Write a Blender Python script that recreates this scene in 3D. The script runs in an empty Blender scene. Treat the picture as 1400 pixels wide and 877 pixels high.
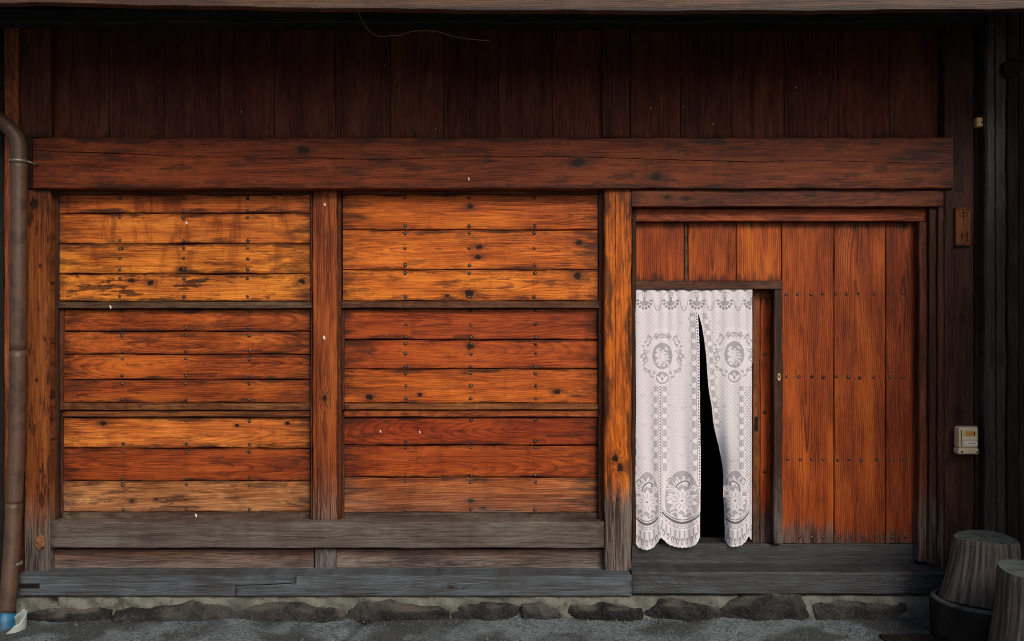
import bpy, bmesh, math, random
import numpy as np
from mathutils import Vector

random.seed(7)
RNG = np.random.default_rng(11)
scene = bpy.context.scene
COL = scene.collection

# ------------------------------------------------------------------ camera
F, D, CZ = 1200.0, 5.28, 1.76            # focal length in photo pixels, distance to the wall plane, eye height
cam_d = bpy.data.cameras.new('camera')
cam_d.sensor_width = 36.0
cam_d.lens = F / 1400.0 * 36.0
cam_d.clip_start, cam_d.clip_end = 0.05, 2000.0
cam = bpy.data.objects.new('camera', cam_d)
cam.location = (0, -D, CZ)
cam.rotation_euler = (math.radians(90), 0, 0)
COL.objects.link(cam)
scene.camera = cam

# ------------------------------------------------------------------ sky, sun, exposure
SUN_EL, SUN_AZ = 37.0, 27.0              # elevation; degrees to the right of straight behind the camera
world = bpy.data.worlds.new('World')
scene.world = world
world.use_nodes = True
wt = world.node_tree
bg = wt.nodes['Background']
sky = wt.nodes.new('ShaderNodeTexSky')
sky.sky_type = 'NISHITA'
sky.sun_disc = False
sky.sun_elevation = math.radians(SUN_EL)
sky.sun_rotation = math.radians(180 - SUN_AZ)
sky.dust_density = 3.0
sky.ozone_density = 1.0
wt.links.new(sky.outputs[0], bg.inputs[0])
bg.inputs[1].default_value = 0.06
sun_d = bpy.data.lights.new('sun', 'SUN')
sun_d.energy = 1.5
sun_d.angle = math.radians(24)
sun_d.color = (1.0, 0.93, 0.83)
sun = bpy.data.objects.new('sun', sun_d)
a, e = math.radians(SUN_AZ), math.radians(SUN_EL)
to_sun = Vector((math.sin(a) * math.cos(e), -math.cos(a) * math.cos(e), math.sin(e)))
sun.rotation_euler = (-to_sun).to_track_quat('-Z', 'Y').to_euler()
sun.location = to_sun * 30
COL.objects.link(sun)
vs = scene.view_settings
vs.view_transform, vs.look, vs.exposure, vs.gamma = 'Standard', 'None', 0.78, 1.0
vs.use_curve_mapping = False
scene.cycles.filter_width = 1.0


# ------------------------------------------------------------------ helpers
def P(px, py, Y=0.0):
    """photo pixel -> point at depth Y (wall plane is Y = 0, the camera stands at Y = -D)"""
    d = D + Y
    return Vector(((px - 700.0) / F * d, Y, CZ + (438.5 - py) / F * d))


def lin(c):
    return tuple(((x / 255.0) / 12.92 if x <= 10 else (((x / 255.0) + 0.055) / 1.055) ** 2.4) for x in c)


def link(o, parent=None, loc=None):
    COL.objects.link(o)
    if parent is not None:
        o.parent = parent
    if loc is not None:
        base = Vector((0, 0, 0))
        p = parent
        while p is not None:
            base += p.location
            p = p.parent
        o.location = Vector(loc) - base
    return o


def thing(name, label, cat, loc=(0, 0, 0), group=None):
    o = bpy.data.objects.new(name, None)
    o.empty_display_size = 0.1
    link(o, None, loc)
    o['label'], o['category'] = label, cat
    if group:
        o['group'] = group
    return o


def tag(o, label, cat, group=None):
    o['label'], o['category'] = label, cat
    if group:
        o['group'] = group
    return o


def vattr(me, name, vals):
    at = me.attributes.new(name, 'FLOAT_VECTOR', 'POINT')
    arr = np.asarray(vals, dtype=np.float32)
    if arr.ndim == 1:
        arr = np.tile(arr, (len(me.vertices), 1))
    at.data.foreach_set('vector', arr.ravel())


def mesh_obj(name, verts, faces, mat, parent=None, loc=(0, 0, 0), smooth=False, recalc=True):
    me = bpy.data.meshes.new(name)
    me.from_pydata([tuple(v) for v in verts], [], faces)
    if recalc:
        bm = bmesh.new()
        bm.from_mesh(me)
        bmesh.ops.recalc_face_normals(bm, faces=bm.faces)
        bm.to_mesh(me)
        bm.free()
    if smooth:
        me.polygons.foreach_set('use_smooth', [True] * len(me.polygons))
    if mat is not None:
        me.materials.append(mat)
    o = bpy.data.objects.new(name, me)
    link(o, parent, loc)
    return o


# ------------------------------------------------------------------ node helper
class NT:
    def __init__(self, name):
        self.mat = bpy.data.materials.new(name)
        self.mat.use_nodes = True
        self.t = self.mat.node_tree
        self.bsdf = self.t.nodes['Principled BSDF']
        self.out = self.t.nodes['Material Output']

    def put(self, sock, v):
        if hasattr(v, 'is_linked'):
            self.t.links.new(v, sock)
        elif isinstance(v, (tuple, list)) and len(v) == 3 and sock.type == 'RGBA':
            sock.default_value = (*v, 1)
        else:
            sock.default_value = v

    def m(self, op, a, b=0.0, c=0.0):
        n = self.t.nodes.new('ShaderNodeMath')
        n.operation = op
        for i, v in enumerate((a, b, c)):
            self.put(n.inputs[i], v)
        return n.outputs[0]

    def ss(self, lo, hi, x, a=0.0, b=1.0):
        n = self.t.nodes.new('ShaderNodeMapRange')
        n.interpolation_type = 'SMOOTHSTEP'
        for i, v in enumerate((x, lo, hi, a, b)):
            self.put(n.inputs[i], v)
        return n.outputs[0]

    def comb(self, x, y, z):
        n = self.t.nodes.new('ShaderNodeCombineXYZ')
        for i, v in enumerate((x, y, z)):
            self.put(n.inputs[i], v)
        return n.outputs[0]

    def sep(self, v):
        n = self.t.nodes.new('ShaderNodeSeparateXYZ')
        self.put(n.inputs[0], v)
        return n.outputs[0], n.outputs[1], n.outputs[2]

    def attr(self, name):
        n = self.t.nodes.new('ShaderNodeAttribute')
        n.attribute_name = name
        return n.outputs['Vector']

    def noise(self, vec, scale=1.0, detail=2.0, rough=0.5, dist=0.0):
        n = self.t.nodes.new('ShaderNodeTexNoise')
        self.put(n.inputs['Vector'], vec)
        n.inputs['Scale'].default_value = scale
        n.inputs['Detail'].default_value = detail
        n.inputs['Roughness'].default_value = rough
        n.inputs['Distortion'].default_value = dist
        return n.outputs[0]

    def voronoi(self, vec, scale=1.0, feature='F1'):
        n = self.t.nodes.new('ShaderNodeTexVoronoi')
        n.feature = feature
        self.put(n.inputs['Vector'], vec)
        n.inputs['Scale'].default_value = scale
        return n.outputs['Distance']

    def mix(self, f, a, b, mode='MIX'):
        n = self.t.nodes.new('ShaderNodeMix')
        n.data_type = 'RGBA'
        n.blend_type = mode
        n.clamp_factor = True
        self.put(n.inputs[0], f)
        self.put(n.inputs[6], a)
        self.put(n.inputs[7], b)
        return n.outputs[2]

    def gray(self, x):
        return self.comb(x, x, x)

    def obj(self):
        return self.t.nodes.new('ShaderNodeTexCoord').outputs['Object']

    def pos(self):
        return self.t.nodes.new('ShaderNodeNewGeometry').outputs['Position']

    def bump(self, h, strength=0.3, dist=0.002):
        n = self.t.nodes.new('ShaderNodeBump')
        n.inputs['Strength'].default_value = strength
        n.inputs['Distance'].default_value = dist
        self.put(n.inputs['Height'], h)
        self.t.links.new(n.outputs[0], self.bsdf.inputs['Normal'])

    def done(self, col=None, rough=None, spec=None, metal=None):
        b = self.bsdf
        if col is not None:
            self.put(b.inputs['Base Color'], col)
        if rough is not None:
            self.put(b.inputs['Roughness'], rough)
        if spec is not None:
            b.inputs['Specular IOR Level'].default_value = spec
        if metal is not None:
            b.inputs['Metallic'].default_value = metal
        return self.mat


def wood_material(name, freq=58.0, ring_amt=0.75, fibre_amt=1.0, rough=0.55, bump=0.45, spec=0.3):
    g = NT(name)
    M, S = g.m, g.ss
    u, v, w = g.sep(g.attr('gc'))
    seed, dark, edgew = g.sep(g.attr('par'))
    hu, hv, endw = g.sep(g.attr('half'))
    v0, w0, slope = g.sep(g.attr('ring'))
    zl, zh, gmax = g.sep(g.attr('gz'))
    base = g.attr('wc')
    ringk, drip, _x = g.sep(g.attr('ex'))
    nrm = g.sep(g.t.nodes.new('ShaderNodeNewGeometry').outputs['True Normal'])[1]
    facing = S(0.35, 0.8, M('ABSOLUTE', nrm))
    us = M('ADD', u, M('MULTIPLY', seed, 13.7))
    fibre = g.noise(g.comb(M('MULTIPLY', us, 6), M('MULTIPLY', v, 210), M('MULTIPLY', w, 210)), 1, 4, 0.6)
    fine = g.noise(g.comb(M('MULTIPLY', us, 2.2), M('MULTIPLY', v, 55), M('ADD', M('MULTIPLY', w, 55), seed)), 1, 4, 0.62)
    wp1 = M('SUBTRACT', g.noise(g.comb(M('MULTIPLY', us, 1.3), seed, 0.0), 1, 2, 0.5), 0.5)
    wp2 = M('SUBTRACT', g.noise(g.comb(M('MULTIPLY', us, 2.6), M('MULTIPLY', v, 7), seed), 1, 3, 0.5), 0.5)
    # rings of the log the board was sawn from
    dv = M('ADD', M('SUBTRACT', v, v0), M('MULTIPLY', wp1, 0.12))
    dw = M('ADD', M('ADD', w0, M('MULTIPLY', slope, u)), M('MULTIPLY', wp2, 0.03))
    r = M('SQRT', M('ADD', M('MULTIPLY', dv, dv), M('MULTIPLY', dw, dw)))
    r = M('ADD', r, M('MULTIPLY', M('SUBTRACT', fine, 0.5), 0.0045))
    kn = None
    kw = M('MULTIPLY', M('SUBTRACT', g.noise(g.comb(M('MULTIPLY', us, 40), M('MULTIPLY', v, 60), w), 1, 3, 0.6), 0.5), 1.3)
    for k in ('k1', 'k2', 'k3'):
        ku, kv, ks = g.sep(g.attr(k))
        a = M('DIVIDE', M('SUBTRACT', u, ku), ks)
        b = M('DIVIDE', M('SUBTRACT', v, kv), ks)
        q2 = M('ADD', M('MULTIPLY', M('MULTIPLY', a, a), 0.16), M('MULTIPLY', M('MULTIPLY', b, b), 0.7))
        r = M('ADD', r, M('MULTIPLY', M('EXPONENT', M('MULTIPLY', q2, -0.6)), 0.03))
        q = M('SQRT', M('ADD', M('MULTIPLY', M('MULTIPLY', a, a), 0.55), M('MULTIPLY', b, b)))
        core = M('SUBTRACT', 1.0, S(0.55, 1.25, M('ADD', q, M('MULTIPLY', kw, 1.5))))
        halo = M('MULTIPLY', M('EXPONENT', M('MULTIPLY', q2, -0.9)), 0.5)
        x = M('MAXIMUM', core, halo)
        kn = x if kn is None else M('MAXIMUM', kn, x)
    t = M('FRACT', M('ADD', M('MULTIPLY', r, freq), seed))
    late = M('MULTIPLY', M('POWER', S(0.3, 0.88, t), 2.0), M('SUBTRACT', 1.0, S(0.93, 1.0, t)))
    vis = g.noise(g.comb(M('MULTIPLY', us, 1.7), M('MULTIPLY', v, 5), M('MULTIPLY', seed, 3)), 1, 3, 0.5)
    late = M('MULTIPLY', late, M('MULTIPLY', ringk, S(0.34, 0.58, vis, 0.3, 1.0)))
    broad = g.noise(g.comb(M('MULTIPLY', us, 1.9), M('MULTIPLY', v, 9), M('MULTIPLY', seed, 1.7)), 1, 3, 0.55)
    nb = g.noise(g.comb(M('MULTIPLY', us, 4.2), M('MULTIPLY', v, 19), seed), 1, 6, 0.68)
    # base tone
    f = M('ADD', M('MULTIPLY', M('SUBTRACT', fine, 0.5), 1.7 * fibre_amt), M('MULTIPLY', M('SUBTRACT', fibre, 0.5), 2.6 * fibre_amt))
    f = M('ADD', f, M('MULTIPLY', M('SUBTRACT', broad, 0.5), 1.5))
    tone = M('MAXIMUM', M('ADD', 0.97, M('MULTIPLY', f, 1.12)), 0.10)
    col = g.mix(1.0, base, g.comb(M('POWER', tone, 0.95), M('POWER', tone, 1.2), M('POWER', tone, 1.3)), 'MULTIPLY')
    hi = g.mix(1.0, base, (1.4, 1.8, 1.5), 'MULTIPLY')
    col = g.mix(S(0.52, 0.72, broad, 0.0, 0.55), col, hi)
    lo = g.mix(1.0, col, (0.24, 0.14, 0.13), 'MULTIPLY')
    col = g.mix(M('MULTIPLY', late, ring_amt), col, lo)
    # old dirt: blotches, seams, board ends, knots
    soot = g.mix(0.05, (0.013, 0.0055, 0.0035), base)
    bl = M('MULTIPLY', S(0.545, 0.60, nb), dark)
    px, _py, pz = g.sep(g.pos())
    dn = g.noise(g.comb(M('MULTIPLY', px, 9.0), seed, M('MULTIPLY', pz, 1.6)), 1, 5, 0.62, 0.4)
    col = g.mix(M('MULTIPLY', S(0.50, 0.66, dn), drip), col, g.mix(1.0, base, (0.30, 0.20, 0.18), 'MULTIPLY'))
    ed = M('SUBTRACT', hv, M('ABSOLUTE', v))
    ed = M('ADD', ed, M('MULTIPLY', M('SUBTRACT', nb, 0.5), M('MULTIPLY', edgew, 6.0)))
    edm = M('MULTIPLY', facing, M('SUBTRACT', 1.0, S(M('MULTIPLY', edgew, -0.3), edgew, ed)))
    en = M('SUBTRACT', hu, M('ABSOLUTE', u))
    en = M('ADD', en, M('MULTIPLY', M('SUBTRACT', nb, 0.5), M('MULTIPLY', endw, 6.0)))
    enm = M('MULTIPLY', M('MULTIPLY', facing, M('SUBTRACT', 1.0, S(M('MULTIPLY', endw, -0.5), endw, en))), 0.92)
    hn = g.noise(g.comb(M('MULTIPLY', us, 2.4), M('MULTIPLY', v, 130), M('ADD', seed, w)), 1, 3, 0.55)
    hair = M('MULTIPLY', S(0.60, 0.68, hn), S(0.42, 0.6, vis, 0.1, 0.5))
    dirt = M('MAXIMUM', M('MAXIMUM', M('MAXIMUM', bl, hair), edm), M('MAXIMUM', enm, kn))
    dirt = M('MULTIPLY', dirt, S(0.3, 0.65, fine, 1.0, 0.8))
    col = g.mix(dirt, col, soot)
    col = g.mix(kn, col, (0.016, 0.005, 0.0025))
    # weathered grey near the ground
    z = g.sep(g.pos())[2]
    zz = M('ADD', z, M('ADD', M('MULTIPLY', M('SUBTRACT', fine, 0.5), 0.22), M('MULTIPLY', M('SUBTRACT', nb, 0.5), 0.22)))
    gm = M('MULTIPLY', M('SUBTRACT', 1.0, S(zl, zh, zz)), gmax)
    gv = M('MULTIPLY', M('MAXIMUM', M('ADD', 0.35, f), 0.1), M('SUBTRACT', 1.0, M('MULTIPLY', late, 0.45)))
    gc_ = g.mix(1.0, g.gray(gv), (0.215, 0.185, 0.165), 'MULTIPLY')
    col = g.mix(gm, col, gc_)
    h = M('ADD', M('MULTIPLY', fibre, 0.6), M('MULTIPLY', late, -0.5))
    h = M('ADD', h, M('MULTIPLY', fine, 0.8))
    g.bump(h, bump, 0.004)
    ro = S(0.0, 1.0, fine, rough + 0.12, rough - 0.05)
    return g.done(col, ro, spec)


WOOD = wood_material('board wood', freq=85.0, bump=0.22, fibre_amt=0.8, ring_amt=0.64, rough=0.5, spec=0.2)
WOODV = wood_material('door wood', freq=85.0, ring_amt=0.7, rough=0.5, spec=0.2, bump=0.22, fibre_amt=0.6)
OLD = wood_material('old grey wood', freq=110.0, ring_amt=0.6, fibre_amt=0.85, rough=0.58, bump=0.4, spec=0.5)
DARK = wood_material('smoked wood', freq=45.0, ring_amt=0.35, fibre_amt=0.7, rough=0.7, bump=0.3, spec=0.2)

FAR = (9.0, 9.0, 0.001)
SEEDS = iter(np.arange(1, 2000) * 0.6180339)


def wood_attrs(me, co, grain, hu, hv, col, dark=0.3, edge=0.008, end=0.03, grey=None, ring=None, knots=(), rk=None, drip=0.25, gain=0.82):
    """co: Nx3 array relative to the board's centre. grain 'h': along x, 'v': along z, 'y': along depth"""
    if grain == 'h':
        gc = np.stack([co[:, 0], co[:, 2], co[:, 1]], 1)
    elif grain == 'v':
        gc = np.stack([co[:, 2], co[:, 0], co[:, 1]], 1)
    else:
        gc = np.stack([co[:, 1], co[:, 0], co[:, 2]], 1)
    s = next(SEEDS)
    rr = random.Random(int(s * 1000))
    if ring is None:
        ring = (rr.uniform(-0.5, 0.5) * hv, rr.choice((-1, 1)) * rr.uniform(0.02, 0.07), rr.choice((-1, 1)) * rr.uniform(0.05, 0.14))
    vattr(me, 'gc', gc)
    vattr(me, 'par', (s % 37.0, dark, edge))
    vattr(me, 'half', (hu, hv, end))
    vattr(me, 'ring', ring)
    vattr(me, 'gz', grey or (-5, -4, 0))
    vattr(me, 'wc', tuple(x * gain * k for x, k in zip(lin(col), (1.0, 1.0, 0.8) if col[0] > 115 else (1, 1, 1))))
    vattr(me, 'ex', (rr.uniform(0.45, 0.9) if rk is None else rk, drip, 0))
    for i in range(3):
        vattr(me, 'k%d' % (i + 1), knots[i] if i < len(knots) else FAR)


def board(name, x0, x1, y0, y1, Y, th, parent, col, grain='h', mat=None, bevel=0.004, wave=0.0015, crack=None,
          knots=(), sag=None, seg=0.09, **kw):
    """a sawn timber with its front face on the photo rectangle at depth Y, th metres thick; crack: list of
    (px, py, half width in m) along the grain"""
    A, B = P(x0, y1, Y), P(x1, y0, Y)
    c = Vector(((A.x + B.x) / 2, Y + th / 2, (A.z + B.z) / 2))
    hx, hz = (B.x - A.x) / 2, (B.z - A.z) / 2
    L, T = (hx, hz) if grain == 'h' else (hz, hx)
    n = max(3, int(2 * L / seg))
    ls = np.linspace(-L, L, n + 1)
    ph = RNG.uniform(0, 6.28, 8)

    def wav(l, k):
        return wave * (math.sin(l * 7.3 + ph[k]) + 0.6 * math.sin(l * 19 + ph[k + 1]) + 0.4 * math.sin(l * 41 + ph[k + 2]))
    verts, faces = [], []
    b = min(bevel, T * 0.4, th * 0.4)
    if crack:
        cu, cv, cw = [], [], []
        for (px, py, wd) in crack:
            q = P(px, py, Y)
            cu.append(q.x - c.x if grain == 'h' else q.z - c.z)
            cv.append(q.z - c.z if grain == 'h' else q.x - c.x)
            cw.append(wd)
        o_ = np.argsort(cu)
        cu, cv, cw = np.array(cu)[o_], np.array(cv)[o_], np.array(cw)[o_]
        ls = np.unique(np.concatenate([ls, np.linspace(-L, L, n * 3 + 1), cu[(cu > -L) & (cu < L)]]))
    for l in ls:
        t0, t1 = -T + wav(l, 0), T + wav(l, 3)
        pr = [(t0 + b, 0), (t0, b), (t0, th), (t1, th), (t1, b), (t1 - b, 0)]
        if crack:
            k = float(np.interp(l, cu, cv)) + 0.0015 * math.sin(l * 60)
            wd = max(float(np.interp(l, cu, cw)), 0.0001)
            pr += [(k + wd, 0.0), (k, min(0.02, wd * 5)), (k - wd, 0.0)]
        dz = sag(l) if sag else 0.0
        for (t, d) in pr:
            y = -th / 2 + d
            verts.append((l, y, t + dz) if grain == 'h' else (t, y, l))
    m = len(verts) // len(ls)
    for i in range(len(ls) - 1):
        for j in range(m):
            a, b2 = i * m + j, i * m + (j + 1) % m
            faces.append((a, b2, b2 + m, a + m))
    faces.append(tuple(range(m)))
    faces.append(tuple(range(len(verts) - m, len(verts))))
    o = mesh_obj(name, verts, faces, mat or WOOD, parent, c)
    kk = []
    for (px, py, s) in knots:
        q = P(px, py, Y)
        s *= 0.95
        kk.append((q.x - c.x, q.z - c.z, s) if grain == 'h' else (q.z - c.z, q.x - c.x, s))
    wood_attrs(o.data, np.array(verts), grain, L, T, col, knots=kk, **kw)
    return o


def poly_board(name, pts, Y, th, parent, col, mat=None, grain='h', **kw):
    """a timber whose front outline is a polygon in photo pixels"""
    q = [P(x, y, Y) for x, y in pts]
    c = sum(q, Vector()) / len(q) + Vector((0, th / 2, 0))
    fr = [p - c for p in q]
    n = len(fr)
    verts = fr + [p + Vector((0, th, 0)) for p in fr]
    faces = [tuple(range(n)), tuple(range(n, 2 * n))] + [(i, (i + 1) % n, n + (i + 1) % n, n + i) for i in range(n)]
    o = mesh_obj(name, verts, faces, mat or OLD, parent, c)
    bm = bmesh.new()
    bm.from_mesh(o.data)
    bmesh.ops.bevel(bm, geom=list(bm.edges), offset=0.002, segments=1, affect='EDGES')
    bm.to_mesh(o.data)
    bm.free()
    co = np.array([v.co[:] for v in o.data.vertices])
    hu = (co[:, 0].max() - co[:, 0].min()) / 2
    hv = (co[:, 2].max() - co[:, 2].min()) / 2
    co = co - (co.max(0) + co.min(0)) / 2
    wood_attrs(o.data, co, grain, hu, hv, col, **kw)
    return o


def solid_box(name, lo, hi, mat, parent=None, bevel=0.0, seg=2, grain=None, col=None, **kw):
    lo, hi = Vector(lo), Vector(hi)
    c = (lo + hi) / 2
    h = (hi - lo) / 2
    bm = bmesh.new()
    bmesh.ops.create_cube(bm, size=2.0)
    for v in bm.verts:
        v.co = Vector((v.co.x * h.x, v.co.y * h.y, v.co.z * h.z))
    if bevel:
        bmesh.ops.bevel(bm, geom=list(bm.edges), offset=bevel, segments=seg, affect='EDGES', profile=0.5)
    me = bpy.data.meshes.new(name)
    bm.to_mesh(me)
    bm.free()
    me.materials.append(mat)
    o = bpy.data.objects.new(name, me)
    link(o, parent, c)
    if grain:
        co = np.array([v.co[:] for v in me.vertices])
        k = {'h': (h.x, h.z), 'v': (h.z, h.x), 'y': (h.y, h.x)}[grain]
        wood_attrs(me, co, grain, k[0], k[1], col, **kw)
    return o


def tube(name, pts, rad, mat, parent=None, n=16, caps=True, smooth=True):
    """a round tube along pts (world), rad a number or one per point; origin at the first point"""
    pts = [Vector(p) for p in pts]
    o0 = pts[0].copy()
    rs = rad if isinstance(rad, (list, tuple)) else [rad] * len(pts)
    verts, faces = [], []
    up = None
    for i, p in enumerate(pts):
        d = (pts[min(i + 1, len(pts) - 1)] - pts[max(i - 1, 0)]).normalized()
        if up is None:
            up = Vector((0, 1, 0)) if abs(d.y) < 0.8 else Vector((1, 0, 0))
        s = d.cross(up).normalized()
        up = s.cross(d).normalized()
        for k in range(n):
            t = 2 * math.pi * k / n
            verts.append(p - o0 + (s * math.cos(t) + up * math.sin(t)) * rs[i])
    for i in range(len(pts) - 1):
        for k in range(n):
            a, b = i * n + k, i * n + (k + 1) % n
            faces.append((a, b, b + n, a + n))
    if caps:
        faces.append(tuple(range(n)))
        faces.append(tuple(range(len(verts) - n, len(verts))))
    return mesh_obj(name, verts, faces, mat, parent, o0, smooth)


def smooth_path(pts, k=6):
    pts = [Vector(p) for p in pts]
    out = []
    for i in range(len(pts) - 1):
        p0, p1, p2, p3 = pts[max(i - 1, 0)], pts[i], pts[i + 1], pts[min(i + 2, len(pts) - 1)]
        for j in range(k):
            t = j / k
            out.append(0.5 * ((2 * p1) + (p2 - p0) * t + (2 * p0 - 5 * p1 + 4 * p2 - p3) * t * t + (3 * p1 - p0 - 3 * p2 + p3) * t ** 3))
    out.append(pts[-1])
    return out


# ------------------------------------------------------------------ plain materials
def simple(name, col, rough=0.6, spec=0.3, var=0.25, scale=30.0, metal=0.0, bump=0.2, second=None):
    g = NT(name)
    o = g.pos()
    n = g.noise(o, scale, 5, 0.6)
    n2 = g.noise(o, scale * 0.18, 3, 0.5)
    c = g.mix(1.0, lin(col), g.gray(g.m('ADD', 1.0 - var, g.m('MULTIPLY', n, 2 * var))), 'MULTIPLY')
    if second:
        c = g.mix(g.ss(0.48, 0.66, n2), c, lin(second))
    g.bump(n, bump, 0.002)
    return g.done(c, rough, spec, metal)


NAIL = simple('iron nail', (104, 90, 78), 0.5, 0.4, 0.6, 160, 0.5, 0.3, (60, 44, 34))
PIPE = simple('painted drainpipe', (80, 58, 45), 0.5, 0.4, 0.3, 60, 0.0, 0.15, (62, 44, 34))
BAND = simple('galvanised strap', (128, 122, 108), 0.5, 0.5, 0.3, 90, 0.6)
BLUE = simple('blue plastic', (26, 92, 128), 0.5, 0.4, 0.3, 70, 0, 0.1, (22, 66, 94))
PVC = simple('white plastic pipe', (150, 160, 155), 0.55, 0.4, 0.25, 40, 0, 0.1, (100, 106, 100))
BEIGE = simple('meter casing', (205, 185, 155), 0.4, 0.4, 0.08, 50, 0, 0.05)
AMBER = simple('meter window', (205, 150, 70), 0.15, 0.5, 0.15, 80, 0, 0.0)
PAPER = simple('paper label', (232, 220, 220), 0.7, 0.2, 0.05, 90, 0, 0.0)
INK = simple('black ink', (24, 18, 15), 0.7, 0.2, 0.1, 90, 0, 0.0)
BLACKGAP = simple('groove shade black', (20, 18, 16), 0.8, 0.2, 0.2, 60)
BRASS = simple('aged brass', (190, 165, 115), 0.4, 0.5, 0.3, 150, 0.7, 0.1)
CREAM = simple('cream plastic', (205, 170, 110), 0.45, 0.4, 0.12, 90, 0, 0.05)
FLECK = simple('dried dropping', (225, 215, 200), 0.8, 0.2, 0.15, 300, 0, 0.2)
WIREM = simple('rusty wire', (205, 150, 112), 0.6, 0.3, 0.3, 200)
ROOFM = simple('roof tile', (60, 60, 64), 0.7, 0.3, 0.3, 8)
PLASTER = simple('smoked plaster', (64, 55, 48), 0.9, 0.1, 0.3, 6)
IRONPLATE = simple('rusted steel plate', (58, 50, 46), 0.6, 0.4, 0.4, 60, 0.5, 0.4, (40, 34, 30))


def ground_material():
    g = NT('rough concrete ground')
    p = g.pos()
    n1 = g.noise(p, 2.2, 4, 0.55)
    n4 = g.noise(p, 4.5, 3, 0.5)
    n2 = g.noise(p, 34, 5, 0.72, 1.2)
    n3 = g.noise(p, 150, 3, 0.7)
    vo = g.voronoi(p, 75)
    c = g.mix(g.ss(0.42, 0.57, n1), lin((60, 63, 63)), lin((108, 119, 122)))
    c = g.mix(g.m('MULTIPLY', g.ss(0.44, 0.62, n2, 0.0, 0.85), g.ss(0.36, 0.6, n4, 0.25, 1.0)), c, lin((44, 44, 43)))
    c = g.mix(g.ss(0.54, 0.66, n3, 0.0, 0.7), c, lin((122, 130, 130)))
    c = g.mix(g.ss(0.0, 0.35, vo, 0.55, 0.0), c, lin((34, 34, 34)))
    g.bump(g.m('ADD', g.m('MULTIPLY', n2, 1.0), g.m('ADD', g.m('MULTIPLY', n3, 0.5), vo)), 0.9, 0.006)
    return g.done(c, 0.85, 0.25)


def mortar_material():
    g = NT('lime mortar')
    p = g.pos()
    n1 = g.noise(p, 5.0, 5, 0.6)
    n2 = g.noise(p, 45, 5, 0.7)
    n3 = g.noise(p, 160, 2, 0.6)
    c = g.mix(g.ss(0.35, 0.65, n1), lin((80, 80, 73)), lin((114, 114, 105)))
    c = g.mix(g.ss(0.52, 0.7, n2, 0, 0.7), c, lin((62, 61, 55)))
    c = g.mix(g.ss(0.56, 0.7, n1, 0, 0.8), c, lin((56, 50, 42)))
    g.bump(g.m('ADD', n2, g.m('MULTIPLY', n3, 0.4)), 0.8, 0.006)
    return g.done(c, 0.9, 0.2)


def stone_material():
    g = NT('dark foundation stone')
    p = g.pos()
    n1 = g.noise(p, 7.0, 5, 0.6)
    n2 = g.noise(p, 60, 5, 0.7)
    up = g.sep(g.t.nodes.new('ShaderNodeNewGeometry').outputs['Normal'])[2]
    c = g.mix(g.ss(0.35, 0.68, n1), lin((30, 29, 30)), lin((54, 52, 51)))
    c = g.mix(g.ss(0.5, 0.66, n2, 0, 0.6), c, lin((72, 68, 62)))
    rnd = g.t.nodes.new('ShaderNodeObjectInfo').outputs['Random']
    c = g.mix(1.0, c, g.gray(g.m('ADD', 0.6, g.m('MULTIPLY', rnd, 1.0))), 'MULTIPLY')
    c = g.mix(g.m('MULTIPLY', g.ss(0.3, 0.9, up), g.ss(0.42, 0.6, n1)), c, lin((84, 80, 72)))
    g.bump(g.m('ADD', n2, g.m('MULTIPLY', n1, 2.5)), 1.0, 0.02)
    return g.done(c, 0.85, 0.25)


GROUNDM, MORTAR, STONE = ground_material(), mortar_material(), stone_material()


def tile_attr_free_stump():
    """silvered stump wood: vertical checks on the side, rings on the cut top (object coordinates, z up)"""
    g = NT('silvered stump wood')
    x, y, z = g.sep(g.obj())
    M = g.m
    ang = M('ARCTAN2', y, x)
    rad = M('SQRT', M('ADD', M('MULTIPLY', x, x), M('MULTIPLY', y, y)))
    sv = g.comb(M('MULTIPLY', M('COSINE', ang), 9), M('MULTIPLY', M('SINE', ang), 9), M('MULTIPLY', z, 1.6))
    n1 = g.noise(sv, 1.0, 6, 0.65, 0.3)
    n2 = g.noise(sv, 4.5, 4, 0.65)
    n3 = g.noise(g.obj(), 7, 3, 0.5)
    side = g.mix(g.ss(0.36, 0.64, n1), lin((58, 53, 50)), lin((98, 91, 86)))
    side = g.mix(g.ss(0.52, 0.66, n2, 0, 0.5), side, lin((38, 32, 28)))
    side = g.mix(g.ss(0.5, 0.68, n3, 0, 0.5), side, lin((88, 78, 70)))
    wr = M('ADD', rad, M('MULTIPLY', g.noise(g.obj(), 9, 3, 0.5), 0.03))
    ringv = M('FRACT', M('MULTIPLY', wr, 95))
    top = g.mix(g.ss(0.3, 0.9, ringv, 0, 0.5), lin((84, 92, 91)), lin((58, 61, 60)))
    top = g.mix(g.ss(0.45, 0.65, g.noise(g.obj(), 16, 5, 0.7), 0, 0.7), top, lin((66, 70, 66)))
    nz = g.sep(g.t.nodes.new('ShaderNodeNewGeometry').outputs['True Normal'])[2]
    isd = g.ss(0.6, 0.85, nz)
    c = g.mix(isd, side, top)
    h = M('ADD', M('MULTIPLY', n1, 1.0), M('MULTIPLY', n2, 0.8))
    g.bump(h, 0.7, 0.008)
    return g.done(c, 0.85, 0.2)


STUMPW = tile_attr_free_stump()
BASEM = simple('dark damp base', (44, 40, 37), 0.9, 0.15, 0.7, 22, 0, 1.0, (26, 24, 23))


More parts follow.
